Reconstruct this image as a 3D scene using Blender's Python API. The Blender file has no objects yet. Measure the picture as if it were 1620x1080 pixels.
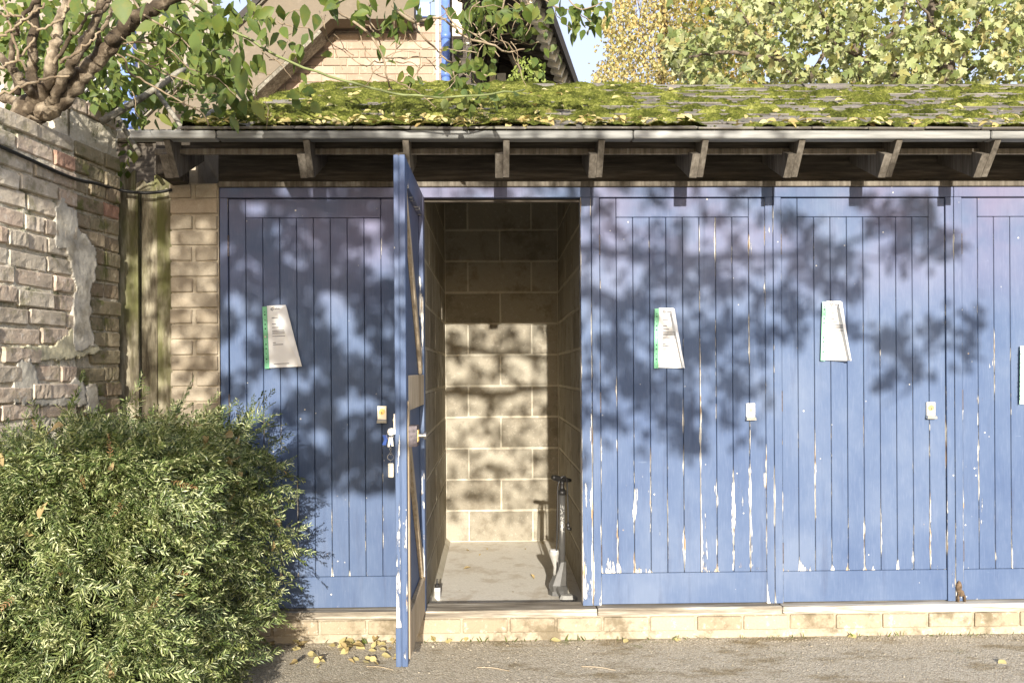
import bpy, bmesh, math, random
import numpy as np
from mathutils import Vector, Matrix, Euler, noise as mnoise

rnd = random.Random(7)
nr = np.random.default_rng(11)
sc = bpy.context.scene
col = sc.collection
rad = math.radians

# ------------------------------------------------------------------ camera
F_PX, CAM_D, CAM_Z = 1340.0, 4.1, 1.29
cam_d = bpy.data.cameras.new('camera')
cam = bpy.data.objects.new('camera', cam_d); col.objects.link(cam)
cam_d.sensor_width = 36.0
cam_d.lens = 36.0 * F_PX / 1620.0
cam_d.shift_y = 47.0 / 1620.0
cam_d.clip_start, cam_d.clip_end = 0.05, 1500
ROT = (Matrix.Rotation(-rad(1.35), 3, 'Z') @ Matrix.Rotation(rad(90), 3, 'X') @ Matrix.Rotation(-rad(.361), 3, 'Z'))
cam.matrix_world = Matrix.Translation((0, -CAM_D, CAM_Z)) @ ROT.to_4x4()
sc.camera = cam

def ray(px, py):
    return ROT @ Vector(((px - 810) / F_PX, (540 - py + 47) / F_PX, -1))
def at(px, py, Y):
    """the point of the plane y = Y that the photograph shows at pixel (px, py)"""
    d = ray(px, py); t = (Y + CAM_D) / d.y
    return Vector((0, -CAM_D, CAM_Z)) + d * t

# ------------------------------------------------------------------ light
SUN_EL, SUN_AZ = rad(13.5), rad(1.0)       # low autumn sun, straight behind the viewer, a hair to the right
SUN_DIR = Vector((-math.sin(SUN_AZ) * math.cos(SUN_EL), math.cos(SUN_AZ) * math.cos(SUN_EL), -math.sin(SUN_EL)))
w = bpy.data.worlds.new('World'); sc.world = w; w.use_nodes = True
wn = w.node_tree; wn.nodes.clear()
sky = wn.nodes.new('ShaderNodeTexSky'); sky.sky_type = 'NISHITA'; sky.sun_disc = False
sky.sun_elevation = SUN_EL; sky.sun_rotation = math.pi - SUN_AZ
sky.air_density = 1.0; sky.dust_density = 2.0; sky.ozone_density = 1.0
bg = wn.nodes.new('ShaderNodeBackground'); bg.inputs[1].default_value = 0.138
wo = wn.nodes.new('ShaderNodeOutputWorld')
veil = wn.nodes.new('ShaderNodeMixRGB'); veil.inputs[0].default_value = .55      # thin even high cloud
veil.inputs[2].default_value = (4.4, 4.5, 5.7, 1)
wn.links.new(sky.outputs[0], veil.inputs[1]); wn.links.new(veil.outputs[0], bg.inputs[0]); wn.links.new(bg.outputs[0], wo.inputs[0])
sl = bpy.data.lights.new('sun', 'SUN'); sl.energy = 4.8; sl.angle = rad(0.53); sl.color = (1.0, .935, .84)
so = bpy.data.objects.new('sun', sl); col.objects.link(so)
so.rotation_euler = SUN_DIR.to_track_quat('-Z', 'Y').to_euler(); so.location = (0, -20, 12)
sc.view_settings.view_transform = 'Standard'; sc.view_settings.look = 'None'
sc.view_settings.exposure = 0.95; sc.view_settings.gamma = 1.0
sc.view_settings.use_curve_mapping = False

# ------------------------------------------------------------------ helpers: materials
class Mat:
    def __init__(s, name, rough=.8, spec=.3, metal=0):
        s.m = bpy.data.materials.new(name); s.m.use_nodes = True
        s.t = s.m.node_tree; s.b = s.t.nodes['Principled BSDF']
        s.b.inputs['Roughness'].default_value = rough
        s.b.inputs['Specular IOR Level'].default_value = spec
        s.b.inputs['Metallic'].default_value = metal
        s.out = s.t.nodes['Material Output']
    def n(s, typ, ins=None, **props):
        nd = s.t.nodes.new('ShaderNode' + typ)
        for k, v in props.items(): setattr(nd, k, v)
        for k, v in (ins or {}).items():
            sock = nd.inputs[k]
            if isinstance(v, bpy.types.NodeSocket): s.t.links.new(v, sock)
            else: sock.default_value = v
        return nd
    def link(s, a, b): s.t.links.new(a, b)
    def pos(s, scale=(1, 1, 1)):
        g = s.n('NewGeometry')
        return s.n('Mapping', {'Vector': g.outputs['Position'], 'Scale': scale}).outputs[0]
    def noise(s, vec, scale, detail=4, rough=.55):
        return s.n('TexNoise', {'Vector': vec, 'Scale': scale, 'Detail': detail, 'Roughness': rough}).outputs[0]
    def ramp(s, fac, stops, interp='LINEAR'):
        r = s.n('ValToRGB', {'Fac': fac}); e = r.color_ramp.elements; r.color_ramp.interpolation = interp
        while len(e) < len(stops): e.new(.5)
        for x, (p, c) in zip(e, stops):
            x.position = p; x.color = (c if len(c) == 4 else (*c, 1)) if not isinstance(c, (int, float)) else (c, c, c, 1)
        return r.outputs[0]
    def mix(s, fac, a, b, blend='MIX'):
        nd = s.n('MixRGB', blend_type=blend)
        for k, v in ((0, fac), (1, a), (2, b)):
            if isinstance(v, bpy.types.NodeSocket): s.link(v, nd.inputs[k])
            else: nd.inputs[k].default_value = v if k == 0 else (*v, 1)
        return nd.outputs[0]
    def math(s, op, a, b=0., c=0., clamp=False):
        nd = s.n('Math', operation=op, use_clamp=clamp)
        for k, v in ((0, a), (1, b), (2, c)):
            if isinstance(v, bpy.types.NodeSocket): s.link(v, nd.inputs[k])
            else: nd.inputs[k].default_value = v
        return nd.outputs[0]
    def sm(s, v, lo, hi):
        nd = s.n('MapRange', {'Value': v, 'From Min': lo, 'From Max': hi}, interpolation_type='SMOOTHSTEP'); return nd.outputs[0]
    def color(s, c):
        if isinstance(c, bpy.types.NodeSocket): s.link(c, s.b.inputs['Base Color'])
        else: s.b.inputs['Base Color'].default_value = (*c, 1)
    def rough(s, r): s.link(r, s.b.inputs['Roughness'])
    def bump(s, h, strength=.5, dist=.005):
        nd = s.n('Bump', {'Height': h, 'Strength': strength, 'Distance': dist}); s.link(nd.outputs[0], s.b.inputs['Normal'])
    def rand(s): return s.n('ObjectInfo').outputs['Random']

def plain(name, c, rough=.6, spec=.3, metal=0, var=.12, scale=30):
    m = Mat(name, rough, spec, metal); nz = m.noise(m.pos(), scale)
    lo = tuple(x * (1 - var) for x in c); hi = tuple(min(1, x * (1 + var)) for x in c)
    m.color(m.ramp(nz, [(.3, lo), (.7, hi)])); m.bump(nz, .15, .002)
    return m.m

def paint():
    """blue gloss gone chalky: streaks of white undercoat and bare wood along board edges and low down"""
    m = Mat('blue_paint', .6, .14)
    uv = m.n('UVMap'); s = m.n('SeparateXYZ', {0: uv.outputs[0]})
    u, v = s.outputs[0], s.outputs[1]
    wear = m.n('Attribute', attribute_type='OBJECT', attribute_name='wear').outputs['Fac']
    edge = m.math('POWER', m.math('ABSOLUTE', m.math('MULTIPLY_ADD', u, 2, -1)), 7)
    low = m.math('POWER', 2.718, m.math('MULTIPLY', v, -24))
    mid = m.sm(v, 1.25, .15)
    streak = m.noise(m.pos((46, 46, 3.6)), 1, 7, .68)
    blob = m.noise(m.pos((9, 9, 4)), 1, 4, .6)
    val = m.math('ADD', m.math('MULTIPLY', streak, .66), m.math('MULTIPLY', blob, .34))
    val = m.math('MULTIPLY_ADD', edge, .15, val)
    some = m.sm(m.noise(m.pos((11, 11, 11)), 1, 2), .44, .60)
    val = m.math('MULTIPLY_ADD', m.math('MULTIPLY', low, some), .135, val)
    val = m.math('MULTIPLY_ADD', m.sm(m.noise(m.pos((2.6, 2.6, .9)), 1, 2), .52, .72), .085, val)
    val = m.math('MULTIPLY_ADD', mid, .065, val)
    val = m.math('MULTIPLY_ADD', wear, .1, val)
    peel = m.sm(val, .728, .740)
    rim = m.math('SUBTRACT', m.sm(val, .712, .728), peel)
    under = m.mix(m.sm(m.noise(m.pos((60, 60, 9)), 1, 3), .54, .64), (.74, .71, .63), (.42, .30, .18))
    tone = m.noise(m.pos((2.2, 2.2, 1.5)), 1, 6, .62)
    fine = m.noise(m.pos((160, 160, 14)), 1, 3, .6)
    base = m.ramp(tone, [(.3, (.060, .094, .180)), (.5, (.086, .124, .210)), (.68, (.126, .164, .244))])
    base = m.mix(m.math('MULTIPLY', m.sm(fine, .45, .8), .22), base, (.19, .23, .33))
    # chalky violet bloom of the old paint towards the heads of the doors
    z = m.n('SeparateXYZ', {0: m.n('NewGeometry').outputs['Position']}).outputs[2]
    bl = m.math('MULTIPLY', m.sm(z, 1.45, 2.15), m.sm(m.noise(m.pos((2.2, 2.2, 2.2)), 1, 4), .30, .66))
    base = m.mix(m.math('MULTIPLY', bl, .55), base, (.225, .185, .265))
    sp = m.n('TexVoronoi', {'Vector': m.pos(), 'Scale': 24.}, feature='F1').outputs['Distance']
    spot = m.math('MULTIPLY', m.sm(sp, .11, .07), m.sm(m.noise(m.pos(), 7, 2), .58, .64))
    scr = m.math('MULTIPLY', m.sm(m.noise(m.pos((6, 6, 30)), 1, 6, .7), .66, .72), .35)
    base = m.mix(scr, base, (.24, .30, .41))
    mask = m.math('MAXIMUM', peel, spot)
    grime = m.math('MULTIPLY', m.sm(m.noise(m.pos((14, 14, 1.1)), 1, 5, .7), .54, .74), .38)
    base = m.mix(grime, base, (.045, .055, .10))
    c = m.mix(mask, base, under); c = m.mix(m.math('MULTIPLY', rim, .7), c, (.03, .04, .07))
    m.color(c)
    m.rough(m.math('MULTIPLY_ADD', mask, .4, m.math('MULTIPLY_ADD', tone, .25, .42)))
    h = m.math('ADD', m.math('MULTIPLY', mask, -1.0), m.math('MULTIPLY', fine, .25))
    m.bump(h, .55, .0016)
    return m.m

def wood(name, cols, grain=(70, 70, 4), rough=.85, bump=.5, algae=None, dist=.002):
    m = Mat(name, rough, .2)
    r = m.rand()
    g = m.n('NewGeometry'); off = m.n('VectorMath', {0: g.outputs['Position'], 1: m.n('CombineXYZ', {0: m.math('MULTIPLY', r, 9.), 2: m.math('MULTIPLY', r, 5.)}).outputs[0]}, operation='ADD').outputs[0]
    def P(s): return m.n('Mapping', {'Vector': off, 'Scale': s}).outputs[0]
    a = m.noise(P(grain), 1, 6, .65); b = m.noise(P(tuple(x * .12 for x in grain)), 1, 3)
    mixv = m.math('ADD', m.math('MULTIPLY', a, .6), m.math('MULTIPLY', b, .4))
    mixv = m.math('MULTIPLY_ADD', m.math('SUBTRACT', r, .5), .06, mixv)
    c = m.ramp(mixv, [(.36, cols[0]), (.5, cols[1]), (.64, cols[2])])
    if algae:
        k = m.sm(m.noise(P((4, 4, 1.5)), 1, 5, .65), .42, .62); c = m.mix(m.math('MULTIPLY', k, .85), c, algae)
    m.color(c); m.bump(a, bump, dist)
    return m.m

def masonry(name, cols, speck=(.8, .78, .7), speck_amt=.25, stain=None, rough=.95, bump=.7, sc_=1.0, dist=.004, rnd_w=.7, moss=None):
    """brick and block: each piece its own shade, with grain, pits, salts and dirt"""
    m = Mat(name, rough, .15)
    r = m.rand(); p = m.pos()
    big = m.noise(p, 9 * sc_, 5, .6); fine = m.noise(p, 120 * sc_, 4, .7); med = m.noise(p, 34 * sc_, 5, .65)
    f = m.math('ADD', m.math('MULTIPLY', r, rnd_w), m.math('MULTIPLY', big, 1 - rnd_w))
    n_ = len(cols); c = m.ramp(f, [(.08 + .84 * i / (n_ - 1), cc) for i, cc in enumerate(cols)])
    c = m.mix(m.math('MULTIPLY', m.sm(fine, .4, .7), .35), c, m.mix(.5, c, (.1, .085, .06)))
    c = m.mix(m.math('MULTIPLY', m.sm(med, .56, .68), speck_amt), c, speck)
    if stain: c = m.mix(m.math('MULTIPLY', m.sm(m.noise(p, 5.5, 5, .7), .48, .66), stain[1]), c, stain[0])
    if moss: c = m.mix(m.math('MULTIPLY', m.sm(m.noise(p, 11, 6, .75), .52, .66), moss[1]), c, moss[0])
    m.color(c)
    m.bump(m.math('ADD', m.math('MULTIPLY', fine, .35), med), bump, dist)
    return m.m

def leafmat(name, cols, transl=.35, rough=.5, spec=.35, noise_sc=60):
    m = Mat(name, rough, spec)
    g = m.n('NewGeometry'); r = g.outputs['Random Per Island']
    n_ = len(cols); c = m.ramp(r, [(i / (n_ - 1), cc) for i, cc in enumerate(cols)])
    c = m.mix(m.math('MULTIPLY', m.sm(m.noise(m.pos(), noise_sc, 3), .45, .7), .35), c, m.mix(.55, c, (.30, .22, .03)))
    m.color(c)
    t = m.n('BsdfTranslucent', {'Color': m.mix(.55, c, m.mix(1., c, (1, .95, .35), 'MULTIPLY'))})
    mx = m.n('MixShader', {0: transl, 1: m.b.outputs[0], 2: t.outputs[0]})
    m.link(mx.outputs[0], m.out.inputs[0])
    return m.m

MT = {}
MT['paint'] = paint()
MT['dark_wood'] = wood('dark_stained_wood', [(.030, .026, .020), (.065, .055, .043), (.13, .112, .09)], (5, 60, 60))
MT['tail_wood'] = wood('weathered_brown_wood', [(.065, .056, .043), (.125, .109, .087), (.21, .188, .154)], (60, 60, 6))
MT['bare_wood'] = wood('bare_pine', [(.30, .235, .15), (.44, .36, .25), (.56, .48, .36)], (70, 70, 5))
MT['sill_wood'] = wood('weathered_sill_wood', [(.11, .092, .07), (.26, .228, .178), (.60, .56, .48)], (4, 50, 60), bump=.8, dist=.004)
MT['fence_wood'] = wood('algae_fence_wood', [(.045, .038, .026), (.17, .148, .10), (.44, .40, .29)], (38, 38, 7), algae=(.13, .135, .045), bump=.7)
MT['pole_wood'] = wood('grey_pole_wood', [(.07, .06, .045), (.17, .155, .12), (.34, .32, .26)], (40, 40, 40))
MT['trim'] = wood('grey_lead_trim', [(.13, .13, .12), (.24, .24, .222), (.40, .40, .375)], (3, 25, 40), rough=.6, bump=.2)
MT['block'] = masonry('concrete_block', [(.265, .238, .184), (.33, .30, .235), (.40, .368, .295)], (.56, .52, .43), .3, ((.14, .115, .08), .55), sc_=1.3, bump=.7, dist=.003)
MT['block_mortar'] = masonry('block_mortar', [(.50, .46, .36), (.58, .54, .44)], (.66, .62, .52), .2, ((.3, .24, .14), .4), bump=.5)
MT['pier_brick'] = masonry('buff_brick', [(.31, .26, .19), (.37, .315, .235), (.43, .375, .285), (.40, .32, .235)], (.68, .62, .48), .18, ((.16, .12, .07), .35), bump=.4, dist=.002)
MT['pier_mortar'] = masonry('buff_mortar', [(.38, .325, .24), (.46, .40, .305)], (.56, .51, .40), .2, ((.26, .22, .15), .4))
MT['plinth_brick'] = masonry('yellow_plinth_brick', [(.30, .245, .168), (.36, .305, .218), (.41, .355, .265)], (.62, .58, .48), .45, ((.13, .105, .065), .8), bump=.5)
MT['old_brick'] = masonry('old_weathered_brick', [(.40, .345, .265), (.57, .50, .39), (.48, .37, .28), (.64, .57, .45), (.42, .365, .285), (.57, .45, .35), (.66, .60, .48)], (.82, .78, .69), .38, ((.17, .145, .10), .55), bump=.7, dist=.005, rnd_w=.72, moss=((.20, .20, .08), .35))
MT['mossy_brick'] = masonry('algae_brick', [(.22, .19, .12), (.34, .29, .19), (.28, .22, .15), (.42, .37, .25)], (.66, .62, .48), .35, ((.09, .085, .045), .7), bump=.8, dist=.006, rnd_w=.6, moss=((.15, .165, .045), .65))
MT['red_brick'] = masonry('old_red_brick', [(.38, .20, .14), (.46, .30, .22)], (.66, .58, .48), .25, ((.12, .07, .05), .5), bump=.9, dist=.006)
MT['old_mortar'] = masonry('old_lime_mortar', [(.52, .47, .36), (.66, .61, .49)], (.80, .76, .66), .4, ((.17, .15, .095), .62), bump=1., dist=.008, moss=((.09, .115, .02), .6))
MT['plaster'] = masonry('flaking_render', [(.46, .43, .36), (.58, .55, .47)], (.74, .71, .64), .4, ((.26, .23, .17), .7), bump=.6, sc_=.8)
MT['yellow_plaster'] = masonry('yellowed_render', [(.50, .46, .31), (.58, .54, .38)], (.70, .67, .54), .3, ((.30, .28, .13), .4), bump=.6, sc_=.8)
MT['slate'] = masonry('lichened_roof_tile', [(.105, .095, .082), (.165, .15, .13), (.23, .21, .18)], (.46, .44, .38), .4, ((.09, .08, .065), .5), bump=.9, dist=.004, moss=((.13, .16, .03), .35))
MT['floor'] = masonry('concrete_floor', [(.66, .62, .53), (.74, .70, .61)], (.82, .79, .71), .35, ((.42, .34, .23), .5), bump=.3, sc_=.6)
MT['house_brick'] = masonry('pale_pink_brick', [(.31, .225, .165), (.39, .295, .225), (.46, .365, .285)], (.66, .58, .48), .25, ((.32, .21, .15), .4), bump=.2, sc_=.5)
MT['soffit'] = masonry('tan_soffit_board', [(.165, .138, .102), (.205, .172, .13)], (.26, .22, .17), .25, ((.19, .155, .11), .5), bump=.2, sc_=.4)
MT['metal'] = plain('satin_aluminium', (.66, .63, .56), .35, .5, .75)
MT['brass'] = plain('brass', (.72, .52, .22), .35, .5, .9)
MT['steel'] = plain('dull_steel', (.42, .41, .38), .4, .5, .9)
MT['hinge'] = plain('rusted_hinge', (.10, .085, .09), .6, .4, .3, .5, 90)
MT['black'] = plain('black_plastic', (.022, .021, .020), .38, .5)
MT['gunmetal'] = plain('dark_grey_barrel', (.10, .097, .09), .3, .5, .4)
MT['grey_plastic'] = plain('grey_plastic', (.085, .082, .075), .45, .45)
MT['pale_plastic'] = plain('pale_grey_plastic', (.36, .35, .32), .4, .5)
MT['white'] = plain('white_paper', (.82, .82, .80), .55, .3, 0, .03)
MT['print'] = plain('grey_print', (.17, .17, .19), .7, .2)
MT['print_dark'] = plain('dark_print', (.05, .055, .09), .7, .2)
MT['green_strip'] = plain('green_binder_strip', (.13, .46, .25), .35, .5)
MT['hole'] = plain('dark_green_hole', (.012, .05, .03), .6, .2)
MT['blue_plastic'] = plain('blue_plastic', (.02, .12, .55), .35, .5)
MT['blue_gloss'] = plain('blue_gloss', (.11, .19, .47), .35, .5)
MT['cream'] = plain('cream_paint', (.70, .65, .53), .5, .3)
MT['pale_render'] = plain('pale_render', (.27, .235, .195), .8, .2)
MT['white_paint'] = plain('white_render', (.82, .80, .76), .7, .2)
MT['slat_grey'] = plain('grey_slat', (.48, .48, .47), .6, .3)
MT['void'] = plain('void_shade', (.022, .018, .015), .8, .2)  # near-black standing in for deep shade behind slats, panes and under eaves
MT['dark_roof'] = plain('dark_roofing', (.05, .045, .042), .8, .2)
MT['rust'] = plain('rotted_brown_wood', (.12, .085, .055), .9, .1, 0, .6, 60)
MT['cable'] = plain('black_cable', (.018, .018, .017), .5, .4)
MT['bark'] = wood('pale_bark', [(.028, .020, .013), (.085, .064, .042), (.36, .295, .21)], (15, 15, 15), bump=1., dist=.015)
MT['twig'] = wood('twig_bark', [(.14, .10, .065), (.24, .185, .12), (.36, .30, .21)], (40, 40, 40))
MT['green_stem'] = plain('green_stem', (.20, .23, .09), .6)
MT['dark_bark'] = wood('dark_bark', [(.05, .04, .028), (.12, .095, .07), (.22, .18, .13)], (28, 28, 28), bump=.9, dist=.006)
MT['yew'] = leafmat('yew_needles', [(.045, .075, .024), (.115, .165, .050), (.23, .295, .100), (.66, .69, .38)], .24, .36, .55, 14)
MT['yew_shaded'] = leafmat('yew_shade_copy', [(.018, .030, .012), (.035, .052, .02), (.05, .07, .025)], .1, .5, .3, 14)  # darker copy of the needles, shade of the deep gaps put into its colour
MT['yew_brown'] = leafmat('yew_dead', [(.32, .16, .07), (.42, .25, .12)], .2)
MT['hedge_core'] = plain('hedge_shade', (.018, .022, .010), .9, .1, 0, .5, 25)  # near-black colour for the shade deep in the hedge
MT['shrub_leaf'] = leafmat('shrub_leaf', [(.050, .082, .018), (.085, .130, .026), (.14, .19, .04), (.095, .145, .05), (.26, .29, .07)], .36, .5, .28, 40)
MT['maple_leaf'] = leafmat('maple_leaf', [(.11, .145, .045), (.21, .255, .09), (.32, .36, .15), (.50, .51, .29), (.18, .215, .06), (.40, .35, .15)], .25, .5, .35, 30)
MT['far_leaf'] = leafmat('far_leaf', [(.08, .105, .025), (.13, .15, .035), (.20, .19, .04), (.26, .16, .04)], .3, .6, .2, 30)
MT['birch_leaf'] = leafmat('birch_leaf', [(.34, .33, .13), (.48, .43, .18), (.58, .51, .24), (.50, .36, .14), (.28, .29, .10)], .35, .5, .3, 30)
MT['bush_leaf'] = leafmat('bush_leaf', [(.22, .30, .06), (.32, .38, .11)], .35)
MT['dead_leaf'] = leafmat('dead_leaf', [(.30, .19, .085), (.40, .28, .13), (.46, .37, .18), (.22, .13, .06), (.44, .37, .15)], .25, .55, .3, 50)
def moss():
    m = Mat('roof_moss', .95, .05); p = m.pos()
    a = m.noise(p, 9, 5, .6); b = m.noise(p, 90, 4, .7)
    f = m.math('ADD', m.math('MULTIPLY', a, .55), m.math('MULTIPLY', b, .45))
    c = m.ramp(f, [(.36, (.020, .024, .006)), (.45, (.052, .062, .012)), (.54, (.125, .138, .028)), (.64, (.30, .30, .085))])
    c = m.mix(m.math('MULTIPLY', m.sm(m.noise(p, 22, 4, .7), .60, .70), .6), c, (.26, .20, .09))
    m.color(c); m.bump(b, 1., .008); return m.m
MT['moss'] = moss()
MT['yellow_leaf'] = leafmat('yellow_leaf', [(.42, .33, .12), (.56, .47, .19), (.64, .57, .28), (.36, .26, .10), (.58, .53, .24)], .25, .5, .35, 60)

def asphalt():
    m = Mat('asphalt', .95, .15); p = m.pos()
    vo = m.n('TexVoronoi', {'Vector': p, 'Scale': 150.}); cd = m.n('SeparateXYZ', {0: vo.outputs['Color']}).outputs[0]
    big = m.noise(m.pos((1, 2.2, 1)), 2.3, 6, .65); med = m.noise(p, 26, 5, .7); fine = m.noise(p, 260, 3, .7)
    c = m.ramp(m.math('ADD', m.math('MULTIPLY', cd, .5), m.math('MULTIPLY', fine, .5)), [(.2, (.29, .245, .18)), (.42, (.43, .378, .285)), (.60, (.52, .462, .355)), (.82, (.63, .57, .455))])
    c = m.mix(m.sm(big, .50, .66), c, m.mix(1., c, (.62, .57, .46), 'MULTIPLY'))
    c = m.mix(m.math('MULTIPLY', m.sm(med, .50, .66), .3), c, (.55, .51, .42))
    c = m.mix(m.math('MULTIPLY', m.sm(m.noise(p, 4.1, 5, .7), .60, .68), .5), c, (.13, .14, .04))
    m.color(c); m.bump(m.math('ADD', m.math('MULTIPLY', vo.outputs['Distance'], -1.2), m.math('ADD', med, m.math('MULTIPLY', fine, .6))), .9, .007)
    return m.m
MT['asphalt'] = asphalt()
MT['slab'] = masonry('soil', [(.10, .075, .045), (.16, .12, .075)], (.3, .25, .18), .3, bump=.8)

# ------------------------------------------------------------------ helpers: meshes and objects
def link(name, data, mat=None, parent=None, loc=(0, 0, 0), rot=(0, 0, 0), scale=(1, 1, 1)):
    o = bpy.data.objects.new(name, data); col.objects.link(o)
    if mat and data is not None and not data.materials: data.materials.append(MT[mat])
    if parent: o.parent = parent
    o.location, o.rotation_euler, o.scale = loc, rot, scale
    return o
def tag(o, label=None, cat=None, group=None, kind=None):
    for k, v in (('label', label), ('category', cat), ('group', group), ('kind', kind)):
        if v: o[k] = v
    return o
def thing(name, label, cat, loc=(0, 0, 0), group=None, parent=None):
    return tag(link(name, None, None, parent, loc), label, cat, group)
def mesh(name, V, F, smooth=False, uv=None):
    me = bpy.data.meshes.new(name); me.from_pydata([tuple(v) for v in V], [], F); me.validate()
    if smooth: me.polygons.foreach_set('use_smooth', [True] * len(me.polygons))
    if uv is not None:
        l = me.uv_layers.new(name='UVMap')
        for lp in me.loops: l.data[lp.index].uv = uv(me.vertices[lp.vertex_index].co)
    me.update(); return me
def fast_mesh(name, V, T, smooth=False):
    """V (n,3), T (m,3) or (m,4) numpy arrays"""
    me = bpy.data.meshes.new(name); k = T.shape[1]
    me.vertices.add(len(V)); me.vertices.foreach_set('co', V.astype(np.float32).ravel())
    me.loops.add(T.size); me.loops.foreach_set('vertex_index', T.astype(np.int32).ravel())
    me.polygons.add(len(T)); me.polygons.foreach_set('loop_start', np.arange(0, T.size, k, dtype=np.int32))
    me.polygons.foreach_set('loop_total', np.full(len(T), k, dtype=np.int32))
    me.update(calc_edges=True); me.validate()
    if smooth: me.polygons.foreach_set('use_smooth', [True] * len(me.polygons))
    return me
BOXF = [(0, 3, 2, 1), (4, 5, 6, 7), (0, 1, 5, 4), (1, 2, 6, 5), (2, 3, 7, 6), (3, 0, 4, 7)]
def boxv(x0, x1, y0, y1, z0, z1):
    return [(x0, y0, z0), (x1, y0, z0), (x1, y1, z0), (x0, y1, z0), (x0, y0, z1), (x1, y0, z1), (x1, y1, z1), (x0, y1, z1)]
def cbox(name, x0, x1, y0, y1, z0, z1, ch=.002, jit=0, seg=1, uv=True):
    """a box with its edges taken off, optionally knocked about; UV = (across 0..1, height in m from the bottom)"""
    bm = bmesh.new(); vs = [bm.verts.new(v) for v in boxv(x0, x1, y0, y1, z0, z1)]
    for f in BOXF: bm.faces.new([vs[i] for i in f])
    if ch: bmesh.ops.bevel(bm, geom=bm.edges[:] + bm.verts[:], offset=ch, segments=seg, profile=.5, affect='EDGES')
    if jit:
        for v in bm.verts: v.co += Vector((rnd.uniform(-jit, jit), rnd.uniform(-jit, jit), rnd.uniform(-jit, jit)))
    me = bpy.data.meshes.new(name); bm.to_mesh(me); bm.free()
    if uv:
        l = me.uv_layers.new(name='UVMap'); wx = max(x1 - x0, 1e-6)
        for lp in me.loops:
            c = me.vertices[lp.vertex_index].co; l.data[lp.index].uv = ((c.x - x0) / wx, c.z - z0)
    return me
class MB:
    def __init__(s): s.V, s.F = [], []
    def add(s, V, F):
        o = len(s.V); s.V += [tuple(v) for v in V]; s.F += [tuple(i + o for i in f) for f in F]; return s
    def box(s, *a): return s.add(boxv(*a), BOXF)
    def obox(s, a, b, w_, h_, up=(0, 0, 1)):
        """a bar from a to b, w_ wide and h_ deep"""
        a, b = Vector(a), Vector(b); d = (b - a).normalized(); x = d.cross(Vector(up)).normalized(); u = x.cross(d)
        V = [p + x * (sx * w_ / 2) + u * (sz * h_ / 2) for p in (a, b) for sx, sz in ((-1, -1), (1, -1), (1, 1), (-1, 1))]
        return s.add(V, BOXF)
    def tube(s, pts, r, n=8, cap=True):
        pts = [Vector(p) for p in pts]; R = r if isinstance(r, (list, tuple)) else [r] * len(pts)
        o = len(s.V); ref = None
        for i, p in enumerate(pts):
            d = (pts[min(i + 1, len(pts) - 1)] - pts[max(i - 1, 0)]).normalized()
            if ref is None: ref = d.orthogonal().normalized()
            ref = (ref - d * ref.dot(d)).normalized(); q = d.cross(ref)
            for k in range(n):
                a = 2 * math.pi * k / n; s.V.append(tuple(p + (ref * math.cos(a) + q * math.sin(a)) * R[i]))
        for i in range(len(pts) - 1):
            for k in range(n):
                k2 = (k + 1) % n; s.F.append((o + i * n + k, o + i * n + k2, o + (i + 1) * n + k2, o + (i + 1) * n + k))
        if cap:
            s.F.append(tuple(o + k for k in reversed(range(n)))); s.F.append(tuple(o + (len(pts) - 1) * n + k for k in range(n)))
        return s
    def build(s, name, mat, parent=None, smooth=False, loc=(0, 0, 0), rot=(0, 0, 0)):
        return link(name, mesh(name, s.V, s.F, smooth), mat, parent, loc, rot)
def smooth_path(pts, k=5, jit=0):
    """Catmull-Rom through the points"""
    P = [Vector(p) for p in pts]; P = [P[0] * 2 - P[1]] + P + [P[-1] * 2 - P[-2]]; out = []
    for i in range(1, len(P) - 2):
        a, b, c, d = P[i - 1:i + 3]
        for j in range(k):
            t = j / k; v = .5 * ((2 * b) + (c - a) * t + (2 * a - 5 * b + 4 * c - d) * t * t + (3 * b - a - 3 * c + d) * t ** 3)
            if jit: v += Vector((rnd.gauss(0, jit), rnd.gauss(0, jit), rnd.gauss(0, jit)))
            out.append(v)
    out.append(P[-2]); return out
def taper(n, a, b): return [a + (b - a) * i / (n - 1) for i in range(n)]

def frames(d, nrm):
    """rotation matrices (n,3,3): columns = across, along d, face normal"""
    d = d / np.linalg.norm(d, axis=1, keepdims=True)
    x = np.cross(d, nrm); x /= np.linalg.norm(x, axis=1, keepdims=True) + 1e-9
    return np.stack([x, d, np.cross(x, d)], axis=2)
def scatter(name, base, R, P, S, smooth=False):
    """many copies of a small base shape (V, triangles) as one mesh"""
    V, T = np.array(base[0], float), np.array(base[1], int)
    W = np.einsum('nij,vj->nvi', R, V) * S[:, None, None] + P[:, None, :]
    TT = (T[None] + (np.arange(len(P)) * len(V))[:, None, None]).reshape(-1, T.shape[1])
    return fast_mesh(name, W.reshape(-1, 3), TT, smooth)
def leaf_shape(w_, fold=.12, curl=.1, pts=((.12, .5), (.35, 1.), (.62, .8), (.85, .35))):
    """ovate leaf of length 1 along +y, folded along its midrib, tip curling down"""
    V = [(0, 0, 0)]; F = []
    for y, k in pts:
        c = -curl * y * y
        V += [(-w_ * k, y, c + fold * k * w_ * 2), (0, y, c), (w_ * k, y, c + fold * k * w_ * 2)]
    V.append((0, 1, -curl)); n = len(pts); t = len(V) - 1
    F += [(0, 2, 1), (0, 3, 2)]
    for i in range(n - 1):
        a, b = 1 + 3 * i, 4 + 3 * i
        F += [(a, a + 1, b + 1), (a, b + 1, b), (a + 1, a + 2, b + 2), (a + 1, b + 2, b + 1)]
    a = 1 + 3 * (n - 1); F += [(a, a + 1, t), (a + 1, a + 2, t)]
    return V, F
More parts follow.
